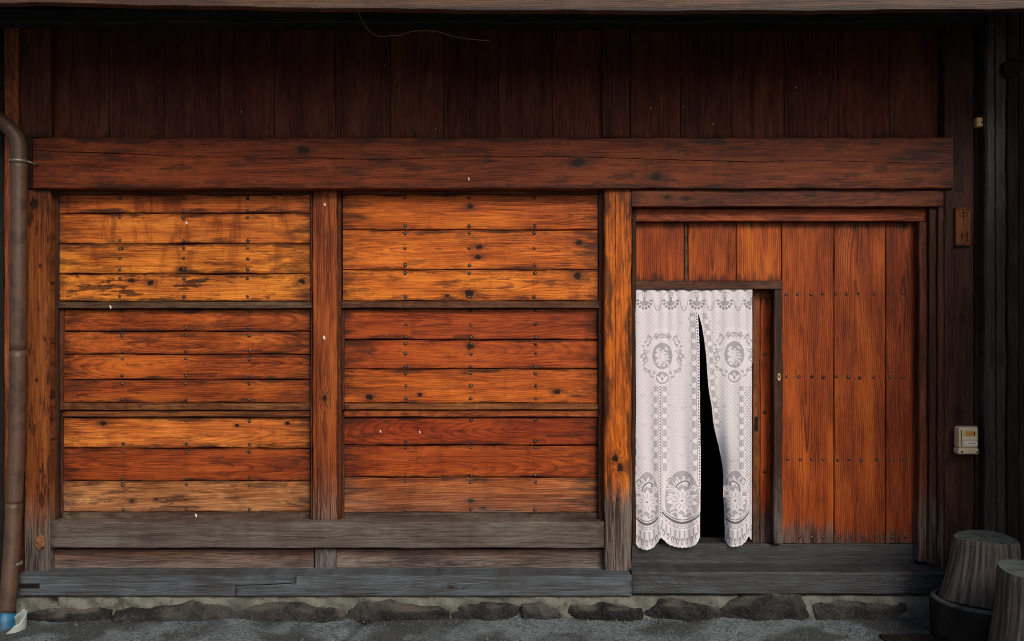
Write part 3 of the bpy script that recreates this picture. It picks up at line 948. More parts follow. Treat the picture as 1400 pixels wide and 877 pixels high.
# ------------------------------------------------------------------ lace curtain
def lace():
    res = 0.5
    xs = np.arange(865.5, 1029.01, res)
    ys = np.arange(396.0, 753.01, res)
    X, Yp = np.meshgrid(xs, ys)
    d = np.full(X.shape, 0.95)

    def put(mask, val):
        d[mask] = val

    def ell(cx, cy, rx, ry):
        return ((X - cx) / rx) ** 2 + ((Yp - cy) / ry) ** 2

    def stroke(pts, w, val, k=14):
        pts = smooth_path([Vector((p[0], p[1], 0)) for p in pts], k)
        for p in pts:
            m = (X - p.x) ** 2 + (Yp - p.y) ** 2 < w * w
            d[m] = val

    def petal(cx, cy, ang, r0, r1, w, val):
        dx, dy = X - cx, Yp - cy
        a = dx * math.cos(ang) + dy * math.sin(ang)
        b = -dx * math.sin(ang) + dy * math.cos(ang)
        t = (a - r0) / (r1 - r0)
        m = (t > 0) & (t < 1) & (np.abs(b) < w * np.sin(np.pi * np.clip(t, 0, 1) ** 0.8) + 0.1)
        d[m] = val
    NET, HOLE = 0.42, 0.12
    sp = 5.6
    # dotted ground
    gx, gy_ = np.mod(X, sp), np.mod(Yp, sp)
    gx2, gy2 = np.mod(X + sp / 2, sp), np.mod(Yp + sp / 2, sp)
    put((((gx - 2.8) ** 2 + (gy_ - 2.8) ** 2 < 0.8) | ((gx2 - 2.8) ** 2 + (gy2 - 2.8) ** 2 < 0.55)) & (Yp > 426), 0.74)
    # sprigs
    rr = random.Random(4)
    for (sx, sy) in ((872, 443), (930, 443), (981, 443), (878, 542), (934, 560), (936, 600), (990, 557), (992, 600), (880, 583), (880, 628), (932, 624), (1000, 632)):
        stroke([(sx - 3, sy - 3), (sx, sy), (sx + 3, sy - 3)], 0.5, 0.66)
    # valance motifs
    for cx in (881, 917, 953, 991, 1027):
        cy = 412.5
        R = np.hypot(X - cx, Yp - cy)
        A = np.arctan2(Yp - cy, X - cx)
        put((R < 13.2) & (R > 12.4) & (np.mod(A * 9, 1.0) < 0.6) & (Yp < cy + 2), 0.5)
        put((R < 12.4) & (Yp > cy - 4), 1.0)
        seg = np.mod((A + 0.35) / (math.pi + 0.7) * 8, 1.0)
        put((R > 7.4) & (R < 11.2) & (A > -0.35) | (R > 7.4) & (R < 11.2) & (A < -2.8), 1.0)
        put((R > 7.4) & (R < 11.2) & (Yp > cy - 3) & (seg > 0.18) & (seg < 0.82), 0.36)
        put((R < 6.2) & (Yp > cy - 0.5), 0.5)
        put((np.abs(X - cx) < 2.0) & (Yp > cy - 5) & (Yp < cy + 1), 0.5)
        e = ell(cx, 402.5, 2.9, 5.4)
        put((e < 1.0) & (e > 0.55), 0.42)
        put(ell(cx, 402.5, 0.9, 2.6) < 1, 0.6)
        stroke([(cx + 13, 414), (cx + 14.5, 421), (cx + 17, 425)], 0.55, 0.5)
        stroke([(cx + 23, 414), (cx + 21.5, 421), (cx + 19, 425)], 0.55, 0.5)
        for k in range(5):
            t = k * 1.2566
            put(ell(cx + 18 + 2.6 * math.cos(t), 422 + 2.6 * math.sin(t), 1.0, 1.0) < 1, 0.55)

    # medallions
    def medallion(cx, cy, seed):
        rnd = random.Random(seed)
        put(ell(cx, cy, 30, 38) < 1, 0.98)
        e = ell(cx, cy, 13.6, 18.2)
        for k in range(15):                         # mirrored scroll openings round the oval
            t = -math.pi / 2 + (k + 0.5) / 15 * math.pi
            ri = rnd.uniform(20.5, 27)
            w1, w2, ro = rnd.uniform(2.2, 4.0), rnd.uniform(3.4, 5.6), rnd.uniform(-0.9, 0.9)
            for s in (1, -1):
                mx, my = cx + s * ri * math.cos(t), cy + ri * 1.25 * math.sin(t)
                dx, dy = (X - mx) * s, Yp - my
                a = dx * math.cos(ro) + dy * math.sin(ro)
                b = -dx * math.sin(ro) + dy * math.cos(ro) + 0.08 * a * a
                put((a / w2) ** 2 + (b / w1) ** 2 < 1, 0.56)
                put((a / (w2 * 0.5)) ** 2 + ((b - 0.5) / (w1 * 0.35)) ** 2 < 1, 0.95)
        for s in (1, -1):
            stroke([(cx + s * 4, cy - 30), (cx + s * 9, cy - 33), (cx + s * 14, cy - 27), (cx + s * 11, cy - 22)], 1.1, 1.0)
            stroke([(cx + s * 18, cy - 22), (cx + s * 23, cy - 14), (cx + s * 19, cy - 7)], 1.1, 1.0)
            stroke([(cx + s * 19, cy + 8), (cx + s * 22, cy + 15), (cx + s * 14, cy + 20), (cx + s * 15, cy + 26)], 1.3, 1.0)
        put(ell(cx, cy, 16.3, 21.2) < 1, 1.0)
        put(e < 1, 0.54)
        for k in range(40):                         # the bouquet inside
            t, q = rnd.uniform(0, 6.28), 11.5 * rnd.uniform(0, 1) ** 0.7
            px_, py_ = cx + 0.85 * q * math.cos(t), cy + 1 + 1.2 * q * math.sin(t)
            petal(px_, py_, rnd.uniform(0, 6.28), -3.2, 3.8, 1.6, 1.0)
            put(ell(px_ + 1, py_, 0.8, 0.8) < 1, 0.45)
        stroke([(cx - 9, cy + 9), (cx - 2, cy + 5), (cx + 7, cy + 9), (cx + 8, cy + 13)], 1.0, 1.0)
        cy2 = cy + 30
        put(ell(cx, cy2, 11.5, 11) < 1, 1.0)
        put(ell(cx, cy2, 9, 8.6) < 1, 0.55)
        for a_ in (-2.3, -1.57, -0.84):
            petal(cx, cy2 + 6, a_, 0, 12, 2.6, 1.0)
        put(ell(cx, cy2 + 1, 1.2, 2.8) < 1, 0.4)
    medallion(905.5, 487, 3)
    medallion(1004, 485, 3)

    left_edge = lambda y: np.interp(y, [396, 430, 446, 465, 480, 496, 512, 530, 544, 557, 567, 577, 588, 600, 612, 625, 638, 651, 665, 680, 705, 753], [955, 955, 959.4, 962.6, 964.6, 966, 967, 968.5, 970.6, 973, 974, 975, 977, 979.7, 982.8, 985.4, 987.6, 988.8, 989, 989, 990.3, 991])
    right_of_left = lambda y: np.interp(y, [396, 430, 470, 560, 640, 700, 753], [955, 954.5, 956.5, 957.2, 958.5, 957.5, 957])

    def strip(xc, w, y0, y1, phase=0.0, val=0.62, stars=True):
        """net band with woven stars; xc may be a function of y"""
        xx = xc(Yp) if callable(xc) else xc
        m = (np.abs(X - xx) < w) & (Yp > y0) & (Yp < y1)
        d[m] = np.where(np.mod((X - xx)[m], 1.6) < 0.8, val - 0.08, val + 0.12)
        if stars:
            y = y0 + 8 + phase
            while y < y1 - 3:
                cxx = float(xc(np.array(y))) if callable(xc) else xc
                R = np.hypot((X - cxx) * 0.9, Yp - y)
                A = np.arctan2(Yp - y, X - cxx)
                put(R < 4.6 + 0.9 * np.cos(6 * A), 0.5)
                put(R < 3.6 + 0.9 * np.cos(6 * A), 1.0)
                y += 15.2

    def lattice(xc, y0, y1):
        xx = xc(Yp) if callable(xc) else xc
        put((np.abs(X - xx) < 2.2) & (Yp > y0) & (Yp < y1), 1.0)
        put((np.abs(X - xx) < 0.9) & (np.mod(Yp, 4.0) < 2.0) & (Yp > y0) & (Yp < y1), 0.2)
        put((np.abs(np.abs(X - xx) - 2.4) < 0.7) & (np.mod(Yp + 2, 4.0) < 1.8) & (Yp > y0) & (Yp < y1), 0.5)
    strip(lambda y: right_of_left(y) - 8.0, 3.6, 428, 645)
    strip(896.5, 3.0, 528, 645, 3)
    strip(909.0, 3.0, 528, 645, 3)
    lattice(lambda y: right_of_left(y) - 2.2, 428, 720)
    strip(lambda y: left_edge(y) + 8.0 - (y - 430) * 0.02, 3.0, 428, 585, 4)
    strip(1014.0, 3.2, 528, 642, 2)
    strip(868, 3.0, 598, 650, 5)
    m = (X > 1019) & (Yp > 528) & (Yp < 728)
    d[m] = 0.8
    put(m & ((np.mod(X + Yp, 4.4) < 1.1) | (np.mod(X - Yp, 4.4) < 1.1)), 1.0)
    put(m & (np.mod(X + Yp, 4.4) > 2.2) & (np.mod(X - Yp, 4.4) > 2.2), 0.45)

    # big flower pieces at the hem
    def hem(cx, rx, x0, x1, flip, drop=0.0):
        cy = 686 + drop
        zone = (X >= x0) & (X <= x1)
        keep = d.copy()
        e = ell(cx, cy - 3, rx, 41)
        put(e < 1, 1.0)
        e2 = ell(cx, cy - 3, rx - 1.3, 39.3)
        stripes = np.where(np.mod(X + 0.3 * Yp, 2.1) < 1.0, 0.48, 0.62)
        d[e2 < 1] = stripes[e2 < 1]
        f = -1 if flip else 1
        k = rx / 24.0
        # leaves over the flower
        for (ax, ay, an, ln) in ((-4, -20, -2.4, 13), (-2, -21, -2.0, 15), (2, -21, -1.55, 15), (5, -20, -1.2, 15), (-10, -14, -2.8, 12), (-14, -6, 2.9, 8), (-8, -16, -2.6, 14)):
            petal(cx + f * ax * k, cy + ay, an if not flip else math.pi - an, 0, ln, 2.6, 1.0)
            stroke([(cx + f * ax * k + ln * 0.3 * math.cos(an) * f, cy + ay + ln * 0.3 * math.sin(an)), (cx + f * ax * k + ln * 0.7 * math.cos(an) * f, cy + ay + ln * 0.7 * math.sin(an))], 0.45, 0.5)
        c1 = [(cx - f * 9 * k, cy - 14), (cx - f * 6 * k, cy - 23), (cx + f * 4 * k, cy - 28), (cx + f * 10 * k, cy - 25), (cx + f * 8 * k, cy - 22)]
        stroke(c1, 1.9, 1.0)
        stroke(c1, 0.9, 0.25)
        c2 = [(cx - f * 20 * k, cy - 28), (cx - f * 15 * k, cy - 32), (cx - f * 10 * k, cy - 27)]
        stroke(c2, 1.8, 1.0)
        stroke(c2, 0.8, 0.3)
        for t in range(6):
            put(ell(cx + f * (15 + 3 * math.cos(t)) * k, cy - 18 + 3 * math.sin(t), 1.7, 1.7) < 1, 1.0)
        # flower
        for i in range(11):
            an = i / 11 * 2 * math.pi + 0.2
            ln = (21 if abs(math.cos(an)) > 0.35 else 18)
            ln *= (k * abs(math.cos(an)) + (1 - abs(math.cos(an))))
            petal(cx, cy - 1, an, 2, ln, 3.9, 1.0)
            stroke([(cx + 5 * math.cos(an), cy - 1 + 5 * math.sin(an)), (cx + ln * 0.62 * math.cos(an), cy - 1 + ln * 0.62 * math.sin(an))], 0.45, 0.5)
        put(ell(cx, cy - 1, 4.2, 3.4) < 1, 1.0)
        put(ell(cx, cy - 1, 1.7, 1.1) < 1, 0.3)
        for s in (-1, 1):
            stroke([(cx + s * 4, cy + 18), (cx + s * 9 * k, cy + 14), (cx + s * 14 * k, cy + 17), (cx + s * 9 * k, cy + 23)], 1.1, 1.0)
        put(ell(cx - f * 3, cy + 20, 4, 3) < 1, 1.0)
        put(ell(cx + f * 3, cy + 23, 5, 2) < 1, 1.0)
        # crescents under the flower
        yb = lambda off: cy + off - 13.0 * ((X - cx) / (rx * 1.02)) ** 2
        for (o0, o1, val) in ((23.2, 24.6, 1.0), (24.6, 26.0, 0.3), (26.0, 27.6, 1.0), (27.6, 31.2, 0.22), (31.2, 33.0, 1.0), (33.0, 37.5, 0.6), (37.5, 40.0, 1.0)):
            put((Yp > yb(o0)) & (Yp <= yb(o1)) & zone, val)
        ly = Yp - yb(35.2)
        put((np.abs(ly) < 1.1) & (np.mod(X - cx, 5.2) < 3.6) & zone, 1.0)
        # fringe
        under = (Yp > yb(40.0)) & zone
        fx = (X - cx) / (1 + 0.004 * (Yp - cy))
        per = 5.4
        ph = np.mod(fx + per / 2, per) - per / 2
        dy = Yp - yb(40.0)
        d[under] = 0.93
        put(under & (np.abs(ph) > 1.9) & (dy < 14), 0.5)
        put(under & (((ph / 1.5) ** 2 + ((dy - 15) / 4.6) ** 2) < 1), 0.3)
        put(under & (((ph / 0.7) ** 2 + ((dy - 15.5) / 3.0) ** 2) < 1), 0.95)
        out = ~zone
        d[out] = keep[out]
    hem(884.5, 17.5, 865, 902.6, False, 2.0)
    hem(932.5, 25.0, 902.6, 959, False)
    hem(1005.0, 17.5, 986, 1023.5, True)
    lattice(902.6, 528, 708)
    # outline of the cloth
    keep = np.ones(X.shape, bool)
    keep &= ~((X > right_of_left(Yp)) & (X < left_edge(Yp)) & (Yp > 429))
    bot = np.interp(xs, [865, 868, 872, 880, 886, 893, 899, 902, 904.5, 908, 914, 924, 934, 944, 952, 957, 962, 985, 990, 995, 1000, 1008, 1015, 1020, 1024, 1026, 1029],
                    [738, 742, 748, 751.5, 752, 749, 742, 736.5, 735.5, 739, 744.5, 748, 749, 748, 744.5, 735, 732, 728, 736, 745, 748, 747, 745, 740, 733, 737, 741])
    bot = bot + 0.9 * np.abs(np.sin((xs - 865) * 0.58))
    keep &= Yp < bot[None, :]
    le = np.interp(ys, [396, 560, 600, 640, 700, 753], [866.5, 866.5, 867.5, 865.6, 865.8, 868])
    keep &= X >= le[:, None] - 0.01
    re = np.interp(ys, [396, 700, 753], [1028.6, 1028.3, 1027.4])
    keep &= X <= re[:, None]
    # edge braid
    eb = (np.abs(X - right_of_left(Yp)) < 1.3) & (Yp > 429) & (X <= right_of_left(Yp))
    d[eb] = 1.0
    eb = (np.abs(X - left_edge(Yp)) < 1.2) & (Yp > 429) & (X >= left_edge(Yp))
    d[eb] = 1.0
    d[(bot[None, :] - Yp < 1.5)] = 0.97
    d[Yp < 398.5] = 1.0
    # hanging folds: deeper towards the hem
    hh = (Yp - 396) / 355.0
    yd = 0.077 + 0.014 * hh * np.sin((X - 866) * 0.115 + 0.4 + 0.6 * hh) + 0.007 * hh * np.sin((X - 866) * 0.27 + 1.0 + 0.8 * np.sin(hh * 4))
    yd += 0.0035 * np.sin((X - 866) * 0.42 + 1.0 + np.sin(X * 0.11)) * (1 - hh) ** 3 - 0.016 * hh
    tw = np.clip(1 - (X - left_edge(Yp)) / 26.0, 0, 1) * (X > left_edge(Yp)) * np.clip((Yp - 430) / 200.0, 0, 1)
    yd += 0.05 * tw ** 2
    tr = np.clip(1 - np.abs(X - 1024) / 5.0, 0, 1) * np.clip((Yp - 500) / 150, 0, 1)
    yd += 0.02 * tr
    dist = D + yd
    co = np.stack([(X - 700) / F * dist, yd, CZ + (438.5 - Yp) / F * dist], -1)
    c0 = np.array(P(947, 396, 0.077))
    ny, nx = X.shape
    idx = np.arange(nx * ny).reshape(ny, nx)
    q = keep[:-1, :-1] & keep[:-1, 1:] & keep[1:, 1:] & keep[1:, :-1]
    faces = np.stack([idx[:-1, :-1][q], idx[1:, :-1][q], idx[1:, 1:][q], idx[:-1, 1:][q]], 1)
    used = np.unique(faces)
    remap = np.full(nx * ny, -1)
    remap[used] = np.arange(len(used))
    verts = (co.reshape(-1, 3) - c0)[used]
    t = thing('lace_curtain', 'white lace split curtain with flower hems hanging in the wicket opening', 'curtain', c0)
    o = mesh_obj('cloth', verts.tolist(), remap[faces].tolist(), LACE, t, c0, True, False)
    dd = d.ravel()[used]
    vattr(o.data, 'lace', np.stack([dd, dd, dd], 1))
    za = P(866, 398.2, 0.083)
    zb = P(1029, 398.2, 0.083)
    tube('rod', [za, zb], 0.005, PVC, t, 10)


lace()

# ------------------------------------------------------------------ foundation
fnd = thing('foundation', 'low mortared stone footing under the grey sill beam', 'foundation', (0, -0.05, 0))


def mortar():
    x0, x1 = P(22, 0, -0.07).x, P(1310, 0, -0.07).x
    xs = np.linspace(x0, x1, 500)
    zt = P(0, 815.0, gy).z
    zs = np.linspace(-0.03, zt, 14)
    X, Z = np.meshgrid(xs, zs)
    Y = -0.085 + 0.010 * np.sin(X * 9 + Z * 20) * np.cos(X * 4.1) + 0.006 * np.sin(X * 31 + Z * 47) + RNG.normal(0, 0.0016, X.shape)
    Y += 0.05 * np.clip((Z - 0.09) / 0.05, 0, 1) * 0.3
    # a broken-out pocket near the left end
    hx0, hx1 = P(65, 0, -0.08).x, P(79, 0, -0.08).x
    Y += 0.09 * ((X > hx0) & (X < hx1) & (Z > P(0, 831, -0.08).z))
    Y[-1] = 0.05
    ny, nx = X.shape
    idx = np.arange(nx * ny).reshape(ny, nx)
    f = np.stack([idx[:-1, :-1].ravel(), idx[:-1, 1:].ravel(), idx[1:, 1:].ravel(), idx[1:, :-1].ravel()], 1)
    v = np.stack([X.ravel(), Y.ravel(), Z.ravel()], 1)
    mesh_obj('mortar', v.tolist(), f.tolist(), MORTAR, fnd, (0, 0, 0), True, False)


mortar()


def stone(px0, px1, py0, py1, Yf, seed, th=0.16):
    a, b = P(px0, py1, Yf), P(px1, py0, Yf)
    zb = min(a.z, -0.02)
    c = Vector(((a.x + b.x) / 2, Yf + th / 2, (zb + b.z) / 2))
    hx, hy, hz = (b.x - a.x) / 2, th / 2, (b.z - zb) / 2
    rr = random.Random(seed)
    ph = [rr.uniform(0, 6.28) for _ in range(8)]
    sl = rr.uniform(-0.3, 0.3)
    bm = bmesh.new()
    bmesh.ops.create_cube(bm, size=2.0)
    bmesh.ops.subdivide_edges(bm, edges=list(bm.edges), cuts=13, use_grid_fill=True)
    pw = 7.0
    cuts = []
    for _ in range(12):
        d_ = Vector((rr.uniform(-0.6, 0.6), rr.uniform(-1, 0.1), rr.uniform(-0.2, 1))).normalized()
        cuts.append((d_, rr.uniform(0.82, 1.1)))
    for v in bm.verts:
        p = v.co.copy()
        k = (abs(p.x) ** pw + abs(p.y) ** pw + abs(p.z) ** pw) ** (1 / pw)
        p /= k
        for d_, lim in cuts:
            e_ = p.dot(d_) - lim
            if e_ > 0:
                p -= d_ * e_ * 0.9
        lx = p.x * hx
        n = 0.07 * math.sin(lx * 23 + ph[0] + p.z * 2) + 0.06 * math.sin(lx * 51 + ph[1] + p.y * 3) + 0.04 * math.sin(p.z * 5 + lx * 90 + ph[2])
        top = 1 + sl * p.x + 0.09 * math.sin(lx * 15 + ph[3]) + 0.06 * math.sin(lx * 39 + ph[4]) if p.z > 0 else 1
        v.co = Vector((lx * (1 + 0.02 * math.sin(p.z * 4 + ph[5])), p.y * hy * (1 + n * 1.3), p.z * hz * top * (1 + 0.5 * n)))
    me = bpy.data.meshes.new('stone')
    bm.to_mesh(me)
    bm.free()
    me.polygons.foreach_set('use_smooth', [True] * len(me.polygons))
    me.materials.append(STONE)
    link(bpy.data.objects.new('stone', me), fnd, c)


for i, s in enumerate(((14, 146, 836, 862, -0.15), (150, 312, 830, 864, -0.155), (309, 470, 829, 860, -0.15), (472, 614, 827, 860, -0.15), (616, 712, 828, 856, -0.14),
                       (714, 766, 826, 854, -0.13), (768, 880, 828, 854, -0.14), (883, 986, 825, 852, -0.14), (988, 1110, 817, 851, -0.15), (1116, 1242, 822, 848, -0.13))):
    stone(s[0] - 1, s[1] + 1, *s[2:], seed=40 + i)

# loose grit on the ground in front
gv, gf = [], []
for i in range(420):
    px, py = random.uniform(20, 1290), (random.uniform(850, 884) if i % 2 else 846 + abs(random.gauss(0, 5)))
    dd = F * CZ / (py - 438.5)
    x, y = (px - 700) / F * dd, dd - D
    s = random.choice((0.003, 0.004, 0.005, 0.007)) * random.uniform(0.7, 1.4)
    b0 = len(gv)
    for k in range(5):
        t = k * 1.2566 + random.uniform(-0.3, 0.3)
        gv.append((x + s * math.cos(t), y + s * math.sin(t), -0.004 + random.uniform(0, 0.004)))
    gv.append((x + random.uniform(-0.3, 0.3) * s, y, s * 0.9 + 0.006))
    for k in range(5):
        gf.append((b0 + k, b0 + (k + 1) % 5, b0 + 5))
o = mesh_obj('gravel', gv, gf, simple('loose grit', (84, 88, 86), 0.9, 0.2, 0.4, 90, 0, 0.3, (60, 60, 58)))
tag(o, 'loose grey grit scattered on the concrete before the footing', 'gravel')
o['kind'] = 'stuff'


# ------------------------------------------------------------------ drainpipe
pipe = thing('drainpipe', 'brown round drainpipe running down the left corner post', 'drainpipe', P(8, 850, -0.18))
bend = [(-150, 60, -0.62), (-60, 117, -0.32), (0, 165, -0.13), (14, 177, -0.10), (23, 189, -0.092), (26, 202, -0.09), (26, 225, -0.09)]
tube('elbow', smooth_path([P(*b) for b in bend], 5), 0.044, PIPE, pipe, 20)
for seg in (((26, 222, -0.09), (25.5, 330, -0.09), (24.5, 481, -0.095)), ((24.5, 479.5, -0.095), (23, 600, -0.105), (19.5, 690, -0.12)), ((19.5, 688.5, -0.12), (15, 770, -0.16), (9.5, 838, -0.2))):
    pts = smooth_path([P(*s) for s in seg], 8)
    r0 = 0.0455
    tube('pipe', pts, [r0 + 0.0025] + [r0 + 0.0025] * 1 + [r0] * (len(pts) - 2), PIPE, pipe, 20)
for (x, y, yy) in ((26, 221, -0.09), (17.3, 771, -0.145)):
    c = P(x, y, yy)
    tube('strap', [c + Vector((0, 0, 0.009)), c + Vector((0, 0, -0.009))], 0.0535, BAND, pipe, 20)
c = P(26, 221, -0.09)
tube('strap_bolt', [c + Vector((0.05, 0.0, 0.0)), c + Vector((0.085, 0.06, -0.012))], 0.005, BAND, pipe, 8)
c0, c1 = P(7.5, 838, -0.2), P(2.5, 884, -0.25)
cp_ = smooth_path([c0, (c0 + c1) / 2 + Vector((0.004, 0, 0)), c1], 5)
tube('coupling', cp_, [0.048, 0.054, 0.058, 0.060, 0.061, 0.060, 0.060, 0.060, 0.060, 0.058, 0.056], BLUE, pipe, 20)

# broken white socket of the drain beside it
sock = thing('drain_socket', 'broken white plastic drain socket at the foot of the drainpipe', 'drain', P(14, 876, -0.24))


def socket():
    c = P(19, 866, -0.27)
    c.z = 0.0
    n, h = 36, 7
    vo, fo = [], []
    for side, R in ((0, 0.064), (1, 0.0605)):
        for j in range(h):
            for i in range(n):
                t = 2 * math.pi * i / n
                # rim is high at the back right, broken down low in front
                rim = 0.040 + 0.055 * math.cos(t - 0.75) + 0.005 * math.sin(5 * t + 1) + 0.003 * math.sin(11 * t)
                vo.append((R * math.cos(t) * (1 + 0.06 * j / h), R * math.sin(t) * (1 + 0.06 * j / h), -0.03 + (rim + 0.03) * j / (h - 1)))
    for side in (0, 1):
        b0 = side * n * h
        for j in range(h - 1):
            for i in range(n):
                fo.append((b0 + j * n + i, b0 + j * n + (i + 1) % n, b0 + (j + 1) * n + (i + 1) % n, b0 + (j + 1) * n + i))
    for i in range(n):
        fo.append(((h - 1) * n + i, (h - 1) * n + (i + 1) % n, n * h + (h - 1) * n + (i + 1) % n, n * h + (h - 1) * n + i))
    mesh_obj('pipe', vo, fo, PVC, sock, c, True)


socket()

# ------------------------------------------------------------------ things on the right post
mt = thing('electric_meter', 'beige electricity meter with amber window on the dark right post', 'meter', P(1324, 621, -0.02))
MY = -0.10
solid_box('back_plate', P(1309, 622, -0.04), P(1337, 583, -0.04) + Vector((0, 0.03, 0)), simple('grey plate', (150, 148, 138), 0.6, 0.3), mt, 0.006, 2)
cas = solid_box('casing', P(1311, 613, MY) + Vector((0, 0, 0)), P(1338, 584.5, MY) + Vector((0, 0.062, 0)), BEIGE, mt, 0.011, 3)
low = solid_box('terminal_cover', P(1310.5, 621.5, MY - 0.004), P(1338.8, 613.3, MY - 0.004) + Vector((0, 0.064, 0)), BEIGE, mt, 0.009, 3)
solid_box('side_groove', P(1313.6, 611, MY - 0.0006), P(1314.8, 588, MY - 0.0006) + Vector((0, 0.006, 0)), BLACKGAP, cas, 0.0, 1)  # flat black strip drawing the shade inside a casing groove
win = solid_box('window', P(1320, 596.5, MY - 0.002), P(1333.5, 590, MY - 0.002) + Vector((0, 0.01, 0)), AMBER, cas, 0.001, 1)
solid_box('dial', P(1331.8, 596, MY - 0.0035), P(1333.2, 590.6, MY - 0.0035) + Vector((0, 0.004, 0)), INK, win, 0, 1)
solid_box('name_strip', P(1317.5, 601, MY - 0.001), P(1336.5, 598, MY - 0.001) + Vector((0, 0.006, 0)), simple('pale strip', (225, 205, 180), 0.5), cas, 0, 1)
lab = solid_box('label_sticker', P(1319, 609.5, MY - 0.0012), P(1335.5, 604, MY - 0.0012) + Vector((0, 0.006, 0)), PAPER, cas, 0, 1)
rr = random.Random(3)
for (xa, xb) in ((1320.3, 1321.5), (1324, 1326.2), (1327, 1329.6), (1330.4, 1331.2), (1331.8, 1333.6)):
    solid_box('print_mark', P(xa, 607.6, MY - 0.0018), P(xb, 606.2, MY - 0.0018) + Vector((0, 0.002, 0)), simple('grey print', (120, 110, 112)), lab, 0, 1)
for x in (1315.2, 1336.2):
    c = P(x, 618, MY - 0.004)
    tube('screw', [c + Vector((0, 0.004, 0)), c + Vector((0, -0.003, 0)), c + Vector((0, -0.004, 0))], [0.006, 0.006, 0.003], NAIL, low, 10)

# name board with two brushed characters
plate = thing('name_plate', 'small wooden name board with two brushed characters on right post', 'sign', P(1317, 336, -0.03))
pb = board('board', 1306.5, 1328, 283.5, 336, -0.032, 0.02, plate, (116, 62, 34), 'v', WOODV, 0.003, 0.0004, dark=0.25, edge=0.004)


def brush(pts, w):
    """one brush stroke in photo pixels: tapering flat ribbon"""
    pts = smooth_path([P(x, y, -0.0325) for x, y in pts], 5)
    n = len(pts)
    vv, ff = [], []
    for i, p in enumerate(pts):
        d_ = (pts[min(i + 1, n - 1)] - pts[max(i - 1, 0)]).normalized()
        s = Vector((-d_.z, 0, d_.x))
        k = w * (0.75 + 0.35 * math.sin(math.pi * i / (n - 1)) - 0.25 * i / (n - 1))
        for (a_, dy) in ((-k, 0.001), (-k, -0.0008), (k, -0.0008), (k, 0.001)):
            vv.append(p - pts[0] + s * a_ + Vector((0, dy, 0)))
    for i in range(n - 1):
        for j in range(4):
            a_, b_ = i * 4 + j, i * 4 + (j + 1) % 4
            ff.append((a_, b_, b_ + 4, a_ + 4))
    ff += [(0, 1, 2, 3), tuple(range(4 * n - 4, 4 * n))]
    mesh_obj('brush_stroke', vv, ff, INK, pb, pts[0])


for s_, w_ in (([(1312, 291.8), (1312.6, 296.4)], 0.0022), ([(1312.2, 292.2), (1318, 291.2), (1322.6, 291.4), (1321.8, 295.8)], 0.0022), ([(1312.6, 296.2), (1318, 295.6), (1321.8, 295.6)], 0.002),
               ([(1317.4, 287.4), (1317.5, 295), (1317.3, 302.4)], 0.0026),
               ([(1312.2, 321.6), (1318.2, 320.2)], 0.002), ([(1315.4, 317.4), (1315.5, 323), (1315.3, 331)], 0.0022), ([(1315.2, 322), (1313.8, 325), (1311.6, 327.6)], 0.0018), ([(1315.8, 322.4), (1317.6, 325)], 0.0018),
               ([(1319, 321), (1325.4, 319.6)], 0.002), ([(1322.6, 316.6), (1322.8, 323), (1322.6, 329.6), (1320.8, 328.8)], 0.0022), ([(1319.8, 323.6), (1321, 325.6)], 0.0022), ([(1319.4, 329.8), (1325.6, 329.0)], 0.0014)):
    brush(s_, w_)

# little cream box high on the right
sw = thing('junction_box', 'tiny cream square box high beside the dark right post', 'switch box', P(1343, 173, 0.0))
SY = -0.03
bx_ = solid_box('casing', P(1335.8, 173.5, SY), P(1350, 160.5, SY) + Vector((0, 0.05, 0)), CREAM, sw, 0.005, 2)
solid_box('cover', P(1338, 172.6, SY - 0.004), P(1349.2, 162.4, SY - 0.004) + Vector((0, 0.006, 0)), CREAM, sw, 0.002, 1)
for (xa, ya, xb, yb_) in ((1341, 166, 1343.4, 168.2), (1343, 168, 1345.2, 170.2), (1345.8, 165.6, 1347, 168.4)):
    solid_box('print_mark', P(xa, yb_, SY - 0.0048), P(xb, ya, SY - 0.0048) + Vector((0, 0.002, 0)), INK, sw, 0, 1)

# ------------------------------------------------------------------ dark wing front on the right, and an added unseen wall that shades it
wing = thing('wing_and_shade_wall', 'dark weathered post and boards at the right edge plus unseen added shading wall', 'wall', (2.95, -0.1, 0))
board('post', 1347.5, 1377, 5, 800, -0.06, 0.14, wing, (66, 57, 50), 'v', OLD, 0.012, 0.003, dark=0.9, edge=0.02, end=0.1, knots=[(1370, 487, 0.018)],
      crack=[(1360, 30, 0.004), (1361, 300, 0.005), (1362, 600, 0.005), (1363, 790, 0.003)])
for (x0, x1, Y) in ((1377.5, 1393, 0.0), (1393.5, 1412, 0.006), (1412.5, 1436, 0.002)):
    board('plank', x0, x1, 5, 800, Y, 0.03, wing, (66, 52, 44), 'v', DARK, dark=0.4)
c = P(1379, 96, -0.06)
tube('log_end', [c + Vector((0, 0.12, 0)), c + Vector((0, -0.03, 0)), c + Vector((0, -0.036, 0))], [0.05, 0.05, 0.042], simple('sawn log end', (44, 34, 29), 0.9, 0.1, 0.4, 60, 0, 0.4), wing, 18)
board('beam', 1379, 1440, 78, 82, -0.03, 0.1, wing, (50, 40, 36), 'h', DARK)
for i in range(10):  # unseen plank wall, added out of view to shade the right side
    y0 = -1.88 + i * 0.19
    solid_box('plank', (3.22 + random.uniform(0, 0.006), y0, 0.02), (3.25, y0 + 0.186, 3.28), DARK, wing, 0.003, 1, 'v', (58, 46, 40))


